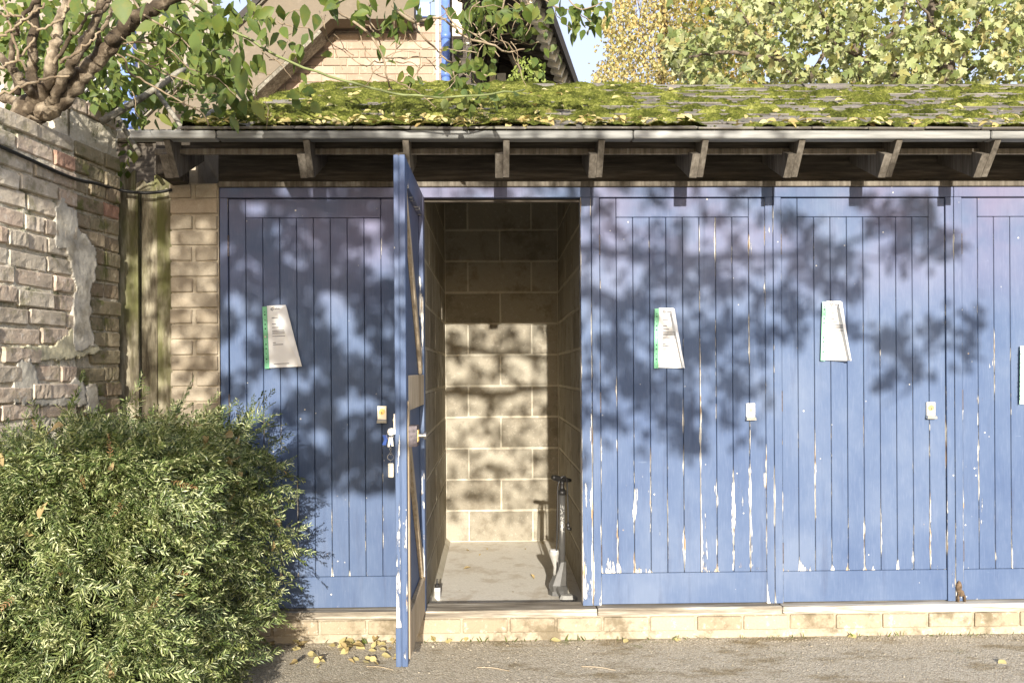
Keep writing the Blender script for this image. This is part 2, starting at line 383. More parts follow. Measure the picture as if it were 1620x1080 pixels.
def maple_shape():
    out = [(0, 0), (.16, -.06), (.46, .02), (.34, .16), (.58, .34), (.50, .50), (.30, .44), (.26, .60), (.20, .82), (0, 1.05)]
    L = out + [(-x, y) for x, y in reversed(out[1:-1])]
    V = [(0, .32, .0)] + [(x, y, .26 * abs(x) - .42 * (x * x + (y - .3) ** 2)) for x, y in L]
    n = len(L); return V, [(0, 1 + i, 1 + (i + 1) % n) for i in range(n)]
OVATE = leaf_shape(.30); NARROW = leaf_shape(.22, .2, .25)
# ================================================================== the setting
g = link('ground', mesh('ground', [(-300, -300, 0), (300, -300, 0), (300, 300, 0), (-300, 300, 0)], [(0, 1, 2, 3)]), 'asphalt')
tag(g, 'grey gritty asphalt yard in front of the lockers', 'ground', kind='structure')

# ================================================================== the locker shed
shed = thing('locker_shed', 'long low shed of blue timber lockers under a mossy tiled roof', 'shed')
B = [-1.304, -.409, .485, 1.373, 2.265, 3.155]          # unit boundaries along the front
JW, ZT, ZB = .040, 2.128, .156                          # jamb width, head and foot of the doors
IX0, IX1, IY1, FZ = -.338, .482, 2.05, .056             # inside of the open locker

# --- brick plinth, sill and floor
pl = link('plinth', cbox('plinth', -1.54, 3.3, -.038, .06, -.02, .112, .004), 'plinth_brick', shed)
bk = [cbox('brick', 0, .214, -.05, .03, 0, .066, .004, .0012) for _ in range(4)]
x = -1.50; i = 0
while x < 3.2:
    link('brick', bk[i % 4], 'plinth_brick', pl, (x, rnd.uniform(-.002, .002), .040 + rnd.uniform(-.001, .001)), (0, 0, rnd.uniform(-.004, .004))); x += .2255; i += 1
for a, b in ((-1.304, -.40), (-.396, .497), (.501, 1.392), (1.396, 2.70), (2.704, 3.3)):
    link('sill', cbox('sill', a, b, -.052, .088, .1125, .150, .006, .0015, 2), 'sill_wood', shed)
fl = link('floor', cbox('floor', IX0 - .03, IX1 + .03, .06, IY1 + .05, -.02, FZ, 0), 'floor', shed)
MB().add([(IX0, .09, FZ + .002), (IX0 + .035, .09, FZ + .002), (IX0 + .028, 2.05, FZ + .002), (IX0, 2.05, FZ + .002), (IX0, .09, FZ + .03), (IX0, 2.05, FZ + .03)],
         [(0, 1, 2, 3), (1, 4, 5, 2), (0, 4, 1), (3, 2, 5)]).build('mortar_fillet', 'block_mortar', shed)

# --- block walls of the open locker
def block(parent, a, b, z, face):
    """a block between a and b along the wall, its face flush on the named wall"""
    L = (b - a - .010); me = blk[rnd.randrange(3)]; s = L / .44; j = rnd.uniform(-.0012, .0012)
    if face == 'back': return link('block', me, 'block', parent, ((a + b) / 2, IY1 + j, z), (0, 0, 0), (s, 1, 1))
    if face == 'left': return link('block', me, 'block', parent, (IX0 + j, (a + b) / 2, z), (0, 0, rad(90)), (s, 1, 1))
    return link('block', me, 'block', parent, (IX1 + j, (a + b) / 2, z), (0, 0, rad(-90)), (s, 1, 1))
blk = [cbox('block', -.22, .22, 0, .06, .005, .2185, .0045, .0012) for _ in range(3)]
CP = .2258
bw = link('back_wall', cbox('back_wall', -.6, .75, IY1 + .0035, IY1 + .10, 0, 2.54, 0), 'block_mortar', shed)
lw = link('party_wall', cbox('party_wall', IX0 - .066, IX0 - .0035, .072, IY1 + .003, 0, 2.54, 0), 'block_mortar', shed)
rw = link('party_wall', cbox('party_wall', IX1 + .0035, IX1 + .066, .072, IY1 + .003, 0, 2.54, 0), 'block_mortar', shed)
for k in range(11):
    z = FZ + k * CP
    cuts = [0, .165, .628, .82] if k % 2 == 0 else [0, .40, .82]
    for a, b in zip(cuts, cuts[1:]): block(bw, IX0 + a, IX0 + b, z, 'back')
    for wall, face, o in ((lw, 'left', .225), (rw, 'right', .11)):
        ys = [.074] + [y for y in np.arange(.074 + (o if k % 2 else .45), 2.0, .45)] + [2.05]
        for a, b in zip(ys, ys[1:]):
            if b - a > .03: block(wall, a, b, z, face)
# outer walls so that no daylight leaks in
link('end_wall', cbox('end_wall', -1.53, -1.44, .10, 2.40, 0, 2.45, 0), 'pier_brick', shed)
link('rear_wall', cbox('rear_wall', -1.438, 3.3, 2.30, 2.40, 0, 2.45, 0), 'pier_brick', shed)
link('end_wall', cbox('end_wall', 3.3, 3.4, -.0, 2.40, 0, 2.45, 0), 'pier_brick', shed)

# --- brick pier at the left end
pier = link('pier', cbox('pier', -1.533, -1.309, .004, .12, 0, 2.20, 0), 'pier_mortar', shed)
pb_full = [cbox('brick', 0, .222, -.008, .09, 0, .0655, .004, .0015) for _ in range(3)]
pb_half = [cbox('brick', 0, .104, -.008, .09, 0, .0655, .004, .0015) for _ in range(3)]
for k in range(29):
    z = .03 + k * .075
    if k % 2: link('brick', rnd.choice(pb_full), 'pier_brick', pier, (-1.536, rnd.uniform(-.003, .003), z), (0, 0, rnd.uniform(-.008, .008)))
    else:
        link('brick', rnd.choice(pb_half), 'pier_brick', pier, (-1.536 - rnd.uniform(0, .006), rnd.uniform(-.003, .003), z))
        link('brick', rnd.choice(pb_half), 'pier_brick', pier, (-1.418, rnd.uniform(-.003, .003), z))
link('corbel_stone', cbox('corbel_stone', -1.545, -1.47, -.03, .08, 2.206, 2.235, .008, .003, 2), 'pier_brick', shed)

# --- door frames
for u in range(5):
    a, b = B[u] + .0015, B[u + 1] - .0015
    fr = thing('door_frame', None, None, parent=shed); fr.empty_display_size = .05
    ji = .052 if u == 1 else JW
    lj = link('jamb', cbox('jamb', a, a + JW - .002, -.004, .07, .1515, ZT + .001, .002), 'paint', fr); lj['wear'] = .35
    rj = link('jamb', cbox('jamb', b - ji + .002, b, -.004, .07, .1515, ZT + .001, .002), 'paint', fr); rj['wear'] = .95 if u == 1 else .4
    link('head', cbox('head', a, b, -.006, .07, ZT + .002, 2.178, .002), 'paint', fr)['wear'] = -1.8
    if u == 1: link('door_stop', cbox('door_stop', a + JW, b - ji, .03, .055, ZT - .014, ZT, .001), 'dark_wood', fr)

# --- eaves: header beam, lit batten, fascia, rafters, trim
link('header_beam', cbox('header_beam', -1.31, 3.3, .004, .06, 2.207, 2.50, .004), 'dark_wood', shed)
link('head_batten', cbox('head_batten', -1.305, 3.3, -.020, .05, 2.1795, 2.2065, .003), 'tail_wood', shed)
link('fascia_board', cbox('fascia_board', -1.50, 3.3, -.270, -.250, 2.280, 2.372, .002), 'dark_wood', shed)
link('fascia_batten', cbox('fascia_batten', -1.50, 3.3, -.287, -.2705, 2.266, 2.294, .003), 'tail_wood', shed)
def prism(prof, w_):
    n = len(prof); V = [(sx * w_ / 2, y, z) for sx in (-1, 1) for y, z in prof]
    return V, [tuple(reversed(range(n))), tuple(n + k for k in range(n))] + [(k, (k + 1) % n, n + (k + 1) % n, n + k) for k in range(n)]
raf = mesh('rafter', *prism([(-.368, 2.246), (-.297, 2.157), (.03, 2.31), (.03, 2.40)], .034))
brk = mesh('bracket', *prism([(-.408, 2.297), (-.382, 2.262), (-.300, 2.159), (.03, 2.314), (.03, 2.47)], .027))
for px in (262, 478, 633, 789, 939, 1099, 1250, 1401, 1553, 1705):
    xx = at(px, 262, -.34).x
    r_ = link('rafter', raf, 'tail_wood', shed, (xx, 0, 0), (0, 0, rnd.uniform(-.01, .01)))
    link('bracket', brk, 'tail_wood', r_, (.0315, 0, 0))
for a, b in ((-1.552, -1.185), (-1.180, .62), (.624, 2.2), (2.204, 3.3)):
    link('eaves_trim', cbox('eaves_trim', a, b, -.425, -.36, 2.300, 2.334, .004, .0008), 'trim', shed)
# carved corner bits where the eaves meet the pier
link('eaves_block', cbox('eaves_block', -1.53, -1.44, -.20, .0, 2.19, 2.30, .01, .004), 'dark_wood', shed)

# --- the roof: deck, tiles course by course, ridge
EY, EZ, RY, RZ = -.42, 2.336, 1.05, 3.015
pitch = math.atan2(RZ - EZ, RY - EY); sl_len = math.hypot(RZ - EZ, RY - EY)
def verge(t): return -1.33 + .25 * t                       # left edge of the roof, t = 0 at the eaves, 1 at the ridge
def roofpt(x, s, h=0): return Vector((x, EY + s * math.cos(pitch) - h * math.sin(pitch), EZ + s * math.sin(pitch) + h * math.cos(pitch)))
dk = MB()
P_ = [roofpt(verge(0) + .01, .02, -.03), roofpt(3.4, .02, -.03), roofpt(3.4, sl_len, -.03), roofpt(verge(1) + .01, sl_len, -.03)]
Q_ = [p + Vector((0, 0, .02)) for p in P_]
dk.add(P_ + Q_, BOXF)
bk_ = [Vector((verge(1), RY + .002, RZ - .03)), Vector((3.4, RY + .002, RZ - .03)), Vector((3.4, 2.55, 2.34)), Vector((-1.33, 2.55, 2.34))]
dk.add(bk_ + [p + Vector((0, 0, .03)) for p in bk_], BOXF)
roof = dk.build('roof', 'slate', shed)
NROW = 12; EXP = sl_len / NROW
tiles = [cbox('roof_tile', 0, .246, 0, .19, 0, .010, .003, .0016) for _ in range(5)]
for r in range(NROW):
    xx = verge(r / NROW) + rnd.uniform(-.02, .02) - (.0 if r % 2 else .12) + .12
    while xx < 3.28:
        p = roofpt(xx, r * EXP - .012, .006)
        link('roof_tile', rnd.choice(tiles), 'slate', roof, p, (pitch - rad(3.2) + rnd.uniform(-.012, .012), rnd.uniform(-.006, .006), rnd.uniform(-.008, .008)))
        xx += .25
rp = [(math.cos(a), math.sin(a)) for a in np.linspace(rad(18), rad(162), 7)]
def ridge_mesh():
    V = []; n = len(rp)
    for x_ in (0, .285):
        for k in (.10, .084):
            V += [(x_, -c * k, s_ * k * .80 - .045) for c, s_ in rp]
    F = []
    for k in range(n - 1):
        F += [(k, k + 1, 2 * n + k + 1, 2 * n + k), (n + k, 3 * n + k, 3 * n + k + 1, n + k + 1), (k, n + k, n + k + 1, k + 1), (2 * n + k, 2 * n + k + 1, 3 * n + k + 1, 3 * n + k)]
    F += [(0, 2 * n, 3 * n, n), (n - 1, 2 * n - 1, 4 * n - 1, 3 * n - 1)]
    return mesh('ridge_tile', V, F, False)
rm = ridge_mesh(); xx = verge(1) - .02
while xx < 3.3:
    link('ridge_tile', rm, 'slate', roof, (xx, RY, RZ - .020 + rnd.uniform(-.004, .004)), (0, rnd.uniform(-.01, .01), rnd.uniform(-.01, .01))); xx += .30

# --- the doors
LEAF = .810
def lock(parent, x, z):
    """cylinder pull: plate with a lip under a round keyway"""
    bm = MB().box(x - .021, x + .021, -.010, .002, z - .028, z + .045).add(
        [(x - .022, -.004, z - .016), (x + .022, -.004, z - .016), (x + .022, -.026, z - .024), (x - .022, -.026, z - .024),
         (x - .024, -.004, z - .032), (x + .024, -.004, z - .032), (x + .024, -.024, z - .036), (x - .024, -.024, z - .036)], BOXF)
    bm.build('lock_pull', 'metal', parent)
    MB().tube([(x, -.008, z + .018), (x, -.0135, z + .018)], .0145, 18).build('lock_cylinder', 'brass', parent)
    MB().box(x - .0018, x + .0018, -.0142, -.013, z + .007, z + .018).build('keyhole', 'print_dark', parent)
def door(x, y, rot, wears, braced=False, lock_z=.925, top_wear=-1.8):
    d = thing('door', None, None, parent=shed); d.location = (x, y, ZB); d.rotation_euler = (0, 0, rot)
    H = ZT - ZB - .003; bw_ = LEAF / 10
    for k in range(10):
        x0 = k * bw_ + .0013; x1 = (k + 1) * bw_ - .0013
        stile = k in (0, 9)
        me = cbox('stile' if stile else 'board', x0, x1, .003 if not stile else .002, .021, .150, H if stile else H - .092, .0022)
        o = link('stile' if stile else 'board', me, 'paint', d); o['wear'] = wears[k]
    link('top_rail', cbox('top_rail', bw_ + .001, LEAF - bw_ - .001, .001, .021, H - .090, H, .002), 'paint', d)['wear'] = top_wear
    link('bottom_rail', cbox('bottom_rail', 0, LEAF, .0, .021, 0, .149, .002), 'paint', d)['wear'] = -1.6
    lock(d, LEAF - bw_ * .98, lock_z)
    for hz in (.24, .98, H - .225):
        MB().tube([(-.002, -.001, hz - .05), (-.002, -.001, hz - .017), (-.002, -.001, hz + .017), (-.002, -.001, hz + .05)], .0055, 8).build('hinge', 'hinge', d)
    if not braced:
        link('back_sheet', cbox('back_sheet', .004, LEAF - .004, .0215, .034, .004, H - .004, 0), 'paint', d)
    else:
        link('back_sheet', cbox('back_sheet', .004, LEAF - .004, .0212, .0235, .004, H - .004, 0), 'paint', d)['wear'] = -2.
        def bar(nm, mat_, *a):
            o = link(nm, cbox(nm, *a, .002), mat_, d)
            if mat_ == 'paint': o['wear'] = -.2
            return o
        bar('back_stile', 'paint', .0, .075, .024, .046, 0, H)
        o = bar('back_stile', 'paint', LEAF - .075, LEAF, .024, .046, 0, H); o['wear'] = -.5
        bar('back_rail', 'paint', .0755, LEAF - .0755, .024, .045, H - .10, H)
        bar('back_rail', 'bare_wood', .0755, LEAF - .0755, .024, .045, 0, .17)
        bar('ledge', 'bare_wood', .0755, LEAF - .0755, .024, .0455, .98, 1.12)
        bar('edge_lining', 'bare_wood', LEAF - .0745, LEAF - .030, .0462, .052, .02, 1.02)
        for (xa, za), (xb, zb) in (((.10, .19), (LEAF - .10, .96)), ((.10, 1.14), (LEAF - .10, H - .13))):
            MB().obox((xa, .033, za), (xb, .033, zb), .05, .016, up=(0, 1, 0)).build('brace', 'bare_wood', d)
        rl = MB().box(LEAF - .105, LEAF - .012, .0525, .085, .845, .925); rl.build('rim_lock', 'hinge', d)
        MB().box(LEAF - .085, LEAF - .03, .0855, .088, .862, .908).build('lock_plate', 'brass', d)
        MB().tube([(LEAF - .058, .086, .885), (LEAF - .058, .108, .885)], .009, 12).tube([(LEAF - .058, .108, .885), (LEAF - .058, .117, .885)], .015, 14).build('lock_knob', 'steel', d)
    return d
W1 = [-.5, -.6, -.3, -.2, -.5, -.4, -.6, -.5, -.3, -.1]
W3 = [.10, -.05, .05, -.1, .05, -.05, .86, .10, -.05, .36]
W4 = [-.1, .05, .05, .08, .05, -.1, 0, -.05, 0, .18]
W5 = [.28, .25, .1, 0, 0, 0, 0, 0, 0, 0]
d1 = door(B[0] + JW + .002, .002, 0, W1)
d3 = door(B[2] + JW + .001, .002, 0, W3)
d4 = door(B[3] + JW + .001, .002, 0, W4)
d5 = door(B[4] + JW + .001, .002, 0, W5)
d2 = door(-.366, -.024, rad(-90.75), [-.6] * 9 + [-.35], True)
# rotted foot of the post beside the fourth door
mb = MB(); cx = B[4] + .012
for (dx, dz, w1, h1) in ((0, .112, .030, .060), (.010, .080, .034, .034), (.026, .055, .012, .045), (-.006, .055, .014, .04)):
    bm = bmesh.new(); bmesh.ops.create_icosphere(bm, subdivisions=2, radius=.5)
    V = [(cx + dx + v.co.x * w1 * (1 + .3 * mnoise.noise(v.co * 4)), -.010 + v.co.y * .022, .11 + dz + v.co.z * h1 * (1 + .5 * mnoise.noise(v.co * 5 + Vector((dx * 50, 0, 0))))) for v in bm.verts]
    mb.add(V, [[v.index for v in f.verts] for f in bm.faces]); bm.free()
o = mb.build('rotted_foot', 'rust', shed); o['label'] = 'rotted splintered foot of the door post'

# ================================================================== the old brick wall on the left
WA = rad(8.0); W_O = Vector((-1.83, -.67, 0)); W_T = Vector((math.sin(WA), math.cos(WA), 0)); W_N = Vector((math.cos(WA), -math.sin(WA), 0))
def wall_pt(px, py):
    d = ray(px, py); o = Vector((0, -CAM_D, CAM_Z)); t = (W_O - o).dot(W_N) / d.dot(W_N); p = o + d * t - W_O
    return p.dot(W_T), p.z
owall = thing('garden_wall', 'crumbling old brick garden wall with flaking render beside the hedge', 'wall', W_O)
owall.rotation_euler = (0, 0, math.atan2(W_T.y, W_T.x))
SP = .278                                                 # where the wall steps up to its end pier
def rough_core(name, s0, s1, z1, yoff, parent):
    nx, nz = int((s1 - s0) / .02), int(z1 / .02); V, F = [], []
    for j in range(nz + 1):
        for i in range(nx + 1):
            s_, z_ = s0 + (s1 - s0) * i / nx, z1 * j / nz
            V.append((s_, yoff + .007 * mnoise.noise(Vector((s_ * 14, 3.1, z_ * 14))) + .005 * mnoise.noise(Vector((s_ * 45, 7, z_ * 45))), z_))
    for j in range(nz):
        for i in range(nx):
            a = j * (nx + 1) + i; F.append((a, a + 1, a + nx + 2, a + nx + 1))
    m = MB().add(V, F).box(s0, s1, yoff + .014, .21, 0, z1 - .001)
    return m.build(name, 'old_mortar', parent, False)
core1 = rough_core('wall_core', -1.6, SP + .002, 2.275, .012, owall)
core2 = rough_core('wall_core', SP + .002, .63, 2.44, .028, owall)
def worn_brick(seed):
    """a brick with its face spalled and its arrises chipped"""
    me = cbox('brick', -.1075, .1075, 0, .09, 0, .065, .005, 0, 1, False); bm = bmesh.new(); bm.from_mesh(me)
    long_ = [e for e in bm.edges if abs(e.verts[0].co.x - e.verts[1].co.x) > .1]
    bmesh.ops.subdivide_edges(bm, edges=long_, cuts=6, use_grid_fill=True)
    tall = [e for e in bm.edges if abs(e.verts[0].co.z - e.verts[1].co.z) > .04 and e.verts[0].co.y < .03]
    bmesh.ops.subdivide_edges(bm, edges=tall, cuts=2, use_grid_fill=True)
    for v in bm.verts:
        q = v.co * 26 + Vector((seed * 7.3, 0, 0)); k = mnoise.noise(q); k2 = mnoise.noise(v.co * 70 + Vector((seed, 3, 0)))
        v.co += Vector((k2 * .002, max(0, k) * .006 + k2 * .0016 if v.co.y < .04 else 0, k * .002 + k2 * .001))
    bm.to_mesh(me); bm.free(); return me
obm = [worn_brick(q) for q in range(9)]
for k in range(22):
    z = .655 + k * .0755
    for (s0, s1, cr, yo) in ((-.62, SP - .004, core1, .0), (SP + .008, .625, core2, .016)):
        ztop = 2.305 if cr is core1 else 2.47
        if z + .06 > ztop: continue
        s_ = s0 - rnd.uniform(0, .11) if cr is core1 else s0
        while s_ < s1 - .03:
            L = rnd.choice((.215, .215, .21, .105, .22)) if cr is core1 else rnd.choice((.215, .105))
            L = min(L, s1 - s_)
            if s1 - s_ - L < .04: L = s1 - s_
            if L > .03 and rnd.random() > (.04 if z < ztop - .13 else .22):
                red = rnd.random() < .05
                me = rnd.choice(obm); nm = me
                o = link('brick', nm, None, cr, (s_ + L / 2, yo + rnd.uniform(-.009, .006), z + rnd.uniform(-.006, .006)),
                         (rnd.uniform(-.03, .03), rnd.uniform(-.018, .018), rnd.uniform(-.025, .025)), (L / .215, 1, rnd.uniform(.93, 1.02)))
                if not me.materials: me.materials.append(MT['old_brick'])
                if cr is core2 and not red:
                    o.material_slots[0].link = 'OBJECT'; o.material_slots[0].material = MT['mossy_brick']
                if red:
                    o.material_slots[0].link = 'OBJECT'; o.material_slots[0].material = MT['red_brick']
            s_ += L + .011
# top courses of the end pier
for (s_, z) in ((.33, 2.44), (.45, 2.445), (.555, 2.44)):
    o = link('brick', obm[int(s_ * 100) % 9], None, core2, (s_, .02, z), (0, rnd.uniform(-.06, .06), rnd.uniform(-.1, .1)), (.48, 1, .95))
# flaking render: ragged sheets that stand proud of the bricks
def patch(name, mat_, poly, thick, seed, ruff=.10):
    P = [wall_pt(*p) for p in poly]; s0 = min(p[0] for p in P); s1 = max(p[0] for p in P); z0 = min(p[1] for p in P); z1 = max(p[1] for p in P)
    def inside(s_, z_):
        s_ += ruff * .2 * mnoise.noise(Vector((s_ * 22 + seed, z_ * 22, 1))); z_ += ruff * .2 * mnoise.noise(Vector((s_ * 25, z_ * 25 + seed, 5)))
        c = False
        for (xa, ya), (xb, yb) in zip(P, P[1:] + P[:1]):
            if (ya > z_) != (yb > z_) and s_ < (xb - xa) * (z_ - ya) / (yb - ya) + xa: c = not c
        return c
    st = .006; nx, nz = int((s1 - s0) / st) + 6, int((z1 - z0) / st) + 6; idx = {}; V = []; F = []
    def vid(i, j, b):
        if (i, j, b) not in idx:
            s_, z_ = s0 + (i - 3) * st, z0 + (j - 3) * st
            y = -thick - .005 * mnoise.noise(Vector((s_ * 11 + seed, z_ * 9, 2))) - .0012 * mnoise.noise(Vector((s_ * 50, z_ * 50 + seed, 2))) if b == 0 else .016
            s_ += .0035 * mnoise.noise(Vector((s_ * 150, z_ * 150, 4))); z_ += .0035 * mnoise.noise(Vector((s_ * 150, z_ * 150, 9)))
            idx[(i, j, b)] = len(V); V.append((s_, y, z_))
        return idx[(i, j, b)]
    cell = {(i, j) for i in range(nx) for j in range(nz) if inside(s0 + (i - 2.5) * st, z0 + (j - 2.5) * st)}
    for i, j in cell:
        F.append((vid(i, j, 0), vid(i + 1, j, 0), vid(i + 1, j + 1, 0), vid(i, j + 1, 0)))
        for (di, dj, e) in ((0, -1, ((0, 0), (1, 0))), (1, 0, ((1, 0), (1, 1))), (0, 1, ((1, 1), (0, 1))), (-1, 0, ((0, 1), (0, 0)))):
            if (i + di, j + dj) not in cell:
                (a, b), (c, d_) = e; F.append((vid(i + a, j + b, 0), vid(i + a, j + b, 1), vid(i + c, j + d_, 1), vid(i + c, j + d_, 0)))
    return link(name, mesh(name, V, F, True), mat_, owall)
patch('render_patch', 'plaster', [(93, 308), (107, 325), (121, 335), (124, 362), (150, 392), (152, 425), (142, 470), (141, 512), (150, 545), (120, 560), (114, 520), (118, 470), (116, 430), (104, 396), (88, 390), (86, 345)], .005, 3)
patch('render_patch', 'yellow_plaster', [(36, 545), (60, 549), (88, 545), (112, 522), (124, 520), (146, 540), (158, 556), (120, 566), (88, 570), (52, 572)], .003, 8)
patch('render_patch', 'plaster', [(30, 572), (50, 568), (58, 590), (66, 620), (96, 625), (118, 600), (134, 610), (136, 640), (100, 642), (60, 640), (22, 642), (20, 600)], .003, 13)
patch('render_patch', 'plaster', [(135, 612), (154, 606), (157, 640), (150, 664), (138, 650)], .003, 17)
# cable that runs along the wall to the pier
def wl(px, py, out=.014):
    s_, z_ = wall_pt(px, py); return W_O + W_T * s_ + W_N * out + Vector((0, 0, z_))
cpts = [wl(-120, 190), wl(-40, 217), wl(0, 234), wl(45, 254), wl(92, 275), wl(123, 286), wl(150, 291), at(186, 300, -.05), at(222, 305, -.03), at(250, 304, -.03), at(272, 300, -.02)]
tag(MB().tube(smooth_path(cpts, 5), .0075, 7).build('cable', 'cable', None, True), 'black cable sagging along the old brick wall to the pier', 'cable')

# ================================================================== timber fence between wall and pier
fence = thing('timber_fence', 'green stained vertical board fence between old wall and brick pier', 'fence', (-1.68, .06, 0))
def fb(px0, px1, py, Y, nm='board', tilt=0):
    a, b, t = at(px0, 450, Y).x, at(px1, 450, Y).x, at((px0 + px1) / 2, py, Y).z
    nx = 5; V = []
    for yy in (-.011, .011):
        V += [(a + (b - a) * i / nx, yy, 0) for i in range(nx + 1)] + [(a + (b - a) * i / nx, yy, t + rnd.uniform(-.02, .012)) for i in range(nx + 1)]
    n = nx + 1; F = []
    for i in range(nx):
        F += [(i, i + 1, n + i + 1, n + i), (2 * n + i, 3 * n + i, 3 * n + i + 1, 2 * n + i + 1), (n + i, n + i + 1, 3 * n + i + 1, 3 * n + i)]
    F += [(0, n, 3 * n, 2 * n), (n - 1, 3 * n - 1, 4 * n - 1, 2 * n - 1)]
    o = link(nm, mesh(nm, V, F), 'fence_wood', fence, (1.68, Y - .06, 0), (0, tilt, 0))
fb(176, 187, 304, .012, 'post'); fb(188.5, 220, 302, .046); fb(222.5, 247, 303, .060, tilt=.006); fb(250.5, 276, 300, .048)
fb(184, 216, 271, .10); fb(217, 246, 288, .105); fb(246.5, 276, 276, .10)
# ================================================================== small things
# --- notices in punched plastic wallets
def notice(px, py, label, w_=.150, h_=.292, tilt=0., flip=False, turn=0., stand=.012, sw=.021):
    p = at(px, py, -.001); t = thing('notice', label, 'notice', (p.x, -.004, p.z), 'letters in plastic wallets pinned to the doors'); t.rotation_euler = (0, tilt, turn)
    def sheet(nm, mat_, pts, F, off=0): return link(nm, mesh(nm, pts, F), mat_, t)
    # page: a grid that bows off the door towards its right edge; the right side slants
    n = 10; V = []; F = []
    for j in range(n + 1):
        v = j / n; wr = w_ * (.62 + .38 * v)
        for i in range(n + 1):
            u = i / n; V.append((sw + (wr - sw) * u, -.004 - stand * u * u * (.4 + .6 * v) - .0025 * math.sin(5 * u + 3 * v), -h_ * v))
    for j in range(n):
        for i in range(n):
            a = j * (n + 1) + i; F.append((a, a + n + 1, a + n + 2, a + 1))
    link('page', mesh('page', V, F, True), 'white', t)
    # folded flap along the slanted edge
    fw = .044
    top = (w_ * .64, -.006 - stand, -.004); bot = (w_ * 1.0, -.012 - stand, -h_ * .985)
    fl_ = [top, bot, (w_ * .93, -.017 - stand, -h_ * .985), (w_ * .64 - fw, -.022 - stand, -.030)] if not flip else \
          [top, (w_ * .98, -.010 - stand, -h_ * 1.0), (w_ * .90, -.034 - stand, -h_ * .99), (w_ * .50, -.030 - stand, -.018)]
    link('folded_flap', mesh('folded_flap', fl_, [(0, 3, 2, 1)]), 'white', t)
    # binder strip with punched holes
    link('binder_strip', cbox('binder_strip', 0, sw, -.010, -.008, -h_ * 1.012, -.004, 0), 'green_strip', t)
    for k, f in enumerate((.10, .145, .23, .30, .37, .50, .62, .69, .77, .86, .91)):
        r_ = .0036 if k in (1, 3, 4, 6, 7, 9) else .0022
        MB().tube([(sw * .5, -.0099, -h_ * f), (sw * .5, -.0106, -h_ * f)], r_, 10).build('punched_hole', 'hole', t)
    pr = MB()
    def y_on(x_, v): u = min(1, max(0, (x_ - sw) / max(.001, w_ * (.62 + .38 * v) - sw))); return -.0052 - stand * u * u * (.4 + .6 * v) - .0025 * math.sin(5 * u + 3 * v)
    def ln(x0, x1, v, hh=.0013):
        k = 6
        for q in range(k):
            a, b = x0 + (x1 - x0) * q / k, x0 + (x1 - x0) * (q + 1) / k
            pr.add([(a, y_on(a, v), -h_ * v - hh), (b, y_on(b, v), -h_ * v - hh), (b, y_on(b, v), -h_ * v + hh), (a, y_on(a, v), -h_ * v + hh)], [(0, 1, 2, 3)])
    for x1, v in ((.064, .20), (.055, .30), (.066, .355), (.094, .405), (.094, .43), (.094, .455), (.096, .495), (.050, .60), (.085, .63), (.11, .94)):
        ln(.042, x1 + .006, v, .0017)
    pr.build('print', 'print', t)['kind'] = 'stuff'
    for px_, pz_ in ((.5, -.010), (.05, -.5)): MB().tube([(max(w_ * px_ * .6, .010), -.012, pz_ if pz_ > -.1 else -h_ * .5), (max(w_ * px_ * .6, .010), -.0155, pz_ if pz_ > -.1 else -h_ * .5)], .004, 10).build('drawing_pin', 'steel', t)
    # diamond emblem and small word beside it
    lg = MB(); cx_, cz_ = .046, -.018
    for k in range(4):
        a0, a1 = k * math.pi / 2, (k + 1) * math.pi / 2
        lg.add([(cx_ + R_ * math.cos(a), y_on(cx_, .06) - .0006, cz_ + R_ * math.sin(a)) for R_, a in ((.0085, a0), (.0085, a1), (.0045, a1), (.0045, a0))], [(0, 1, 2, 3)])
    lg.build('emblem', 'print_dark', t)
    wd = MB(); x_ = .058
    for hh in (.006, .006, .009, .006, .008, .006):
        wd.add([(x_, y_on(x_, .06) - .0006, cz_ - .003), (x_ + .003, y_on(x_, .06) - .0006, cz_ - .003), (x_ + .003, y_on(x_, .06) - .0006, cz_ - .003 + hh), (x_, y_on(x_, .06) - .0006, cz_ - .003 + hh)], [(0, 1, 2, 3)]); x_ += .0045
    wd.build('letterhead', 'print', t)
    return t
notice(416, 484, 'letter in a plastic wallet on the shaded door beside the brick pier', .178, .298, rad(-2.0), stand=.006)
notice(1035, 487, 'letter in a plastic wallet on the door right of the open locker', .148, .290, rad(1.0), flip=True)
notice(1300, 476, 'letter in a plastic wallet on the second door right of the open locker', .142, .288, rad(2.0), flip=True, turn=rad(-8), stand=.010)
notice(1612, 547, 'letter in a plastic wallet on the door cut off by the right edge', .15, .285, rad(1.0), flip=True, turn=rad(-6), sw=.0015)

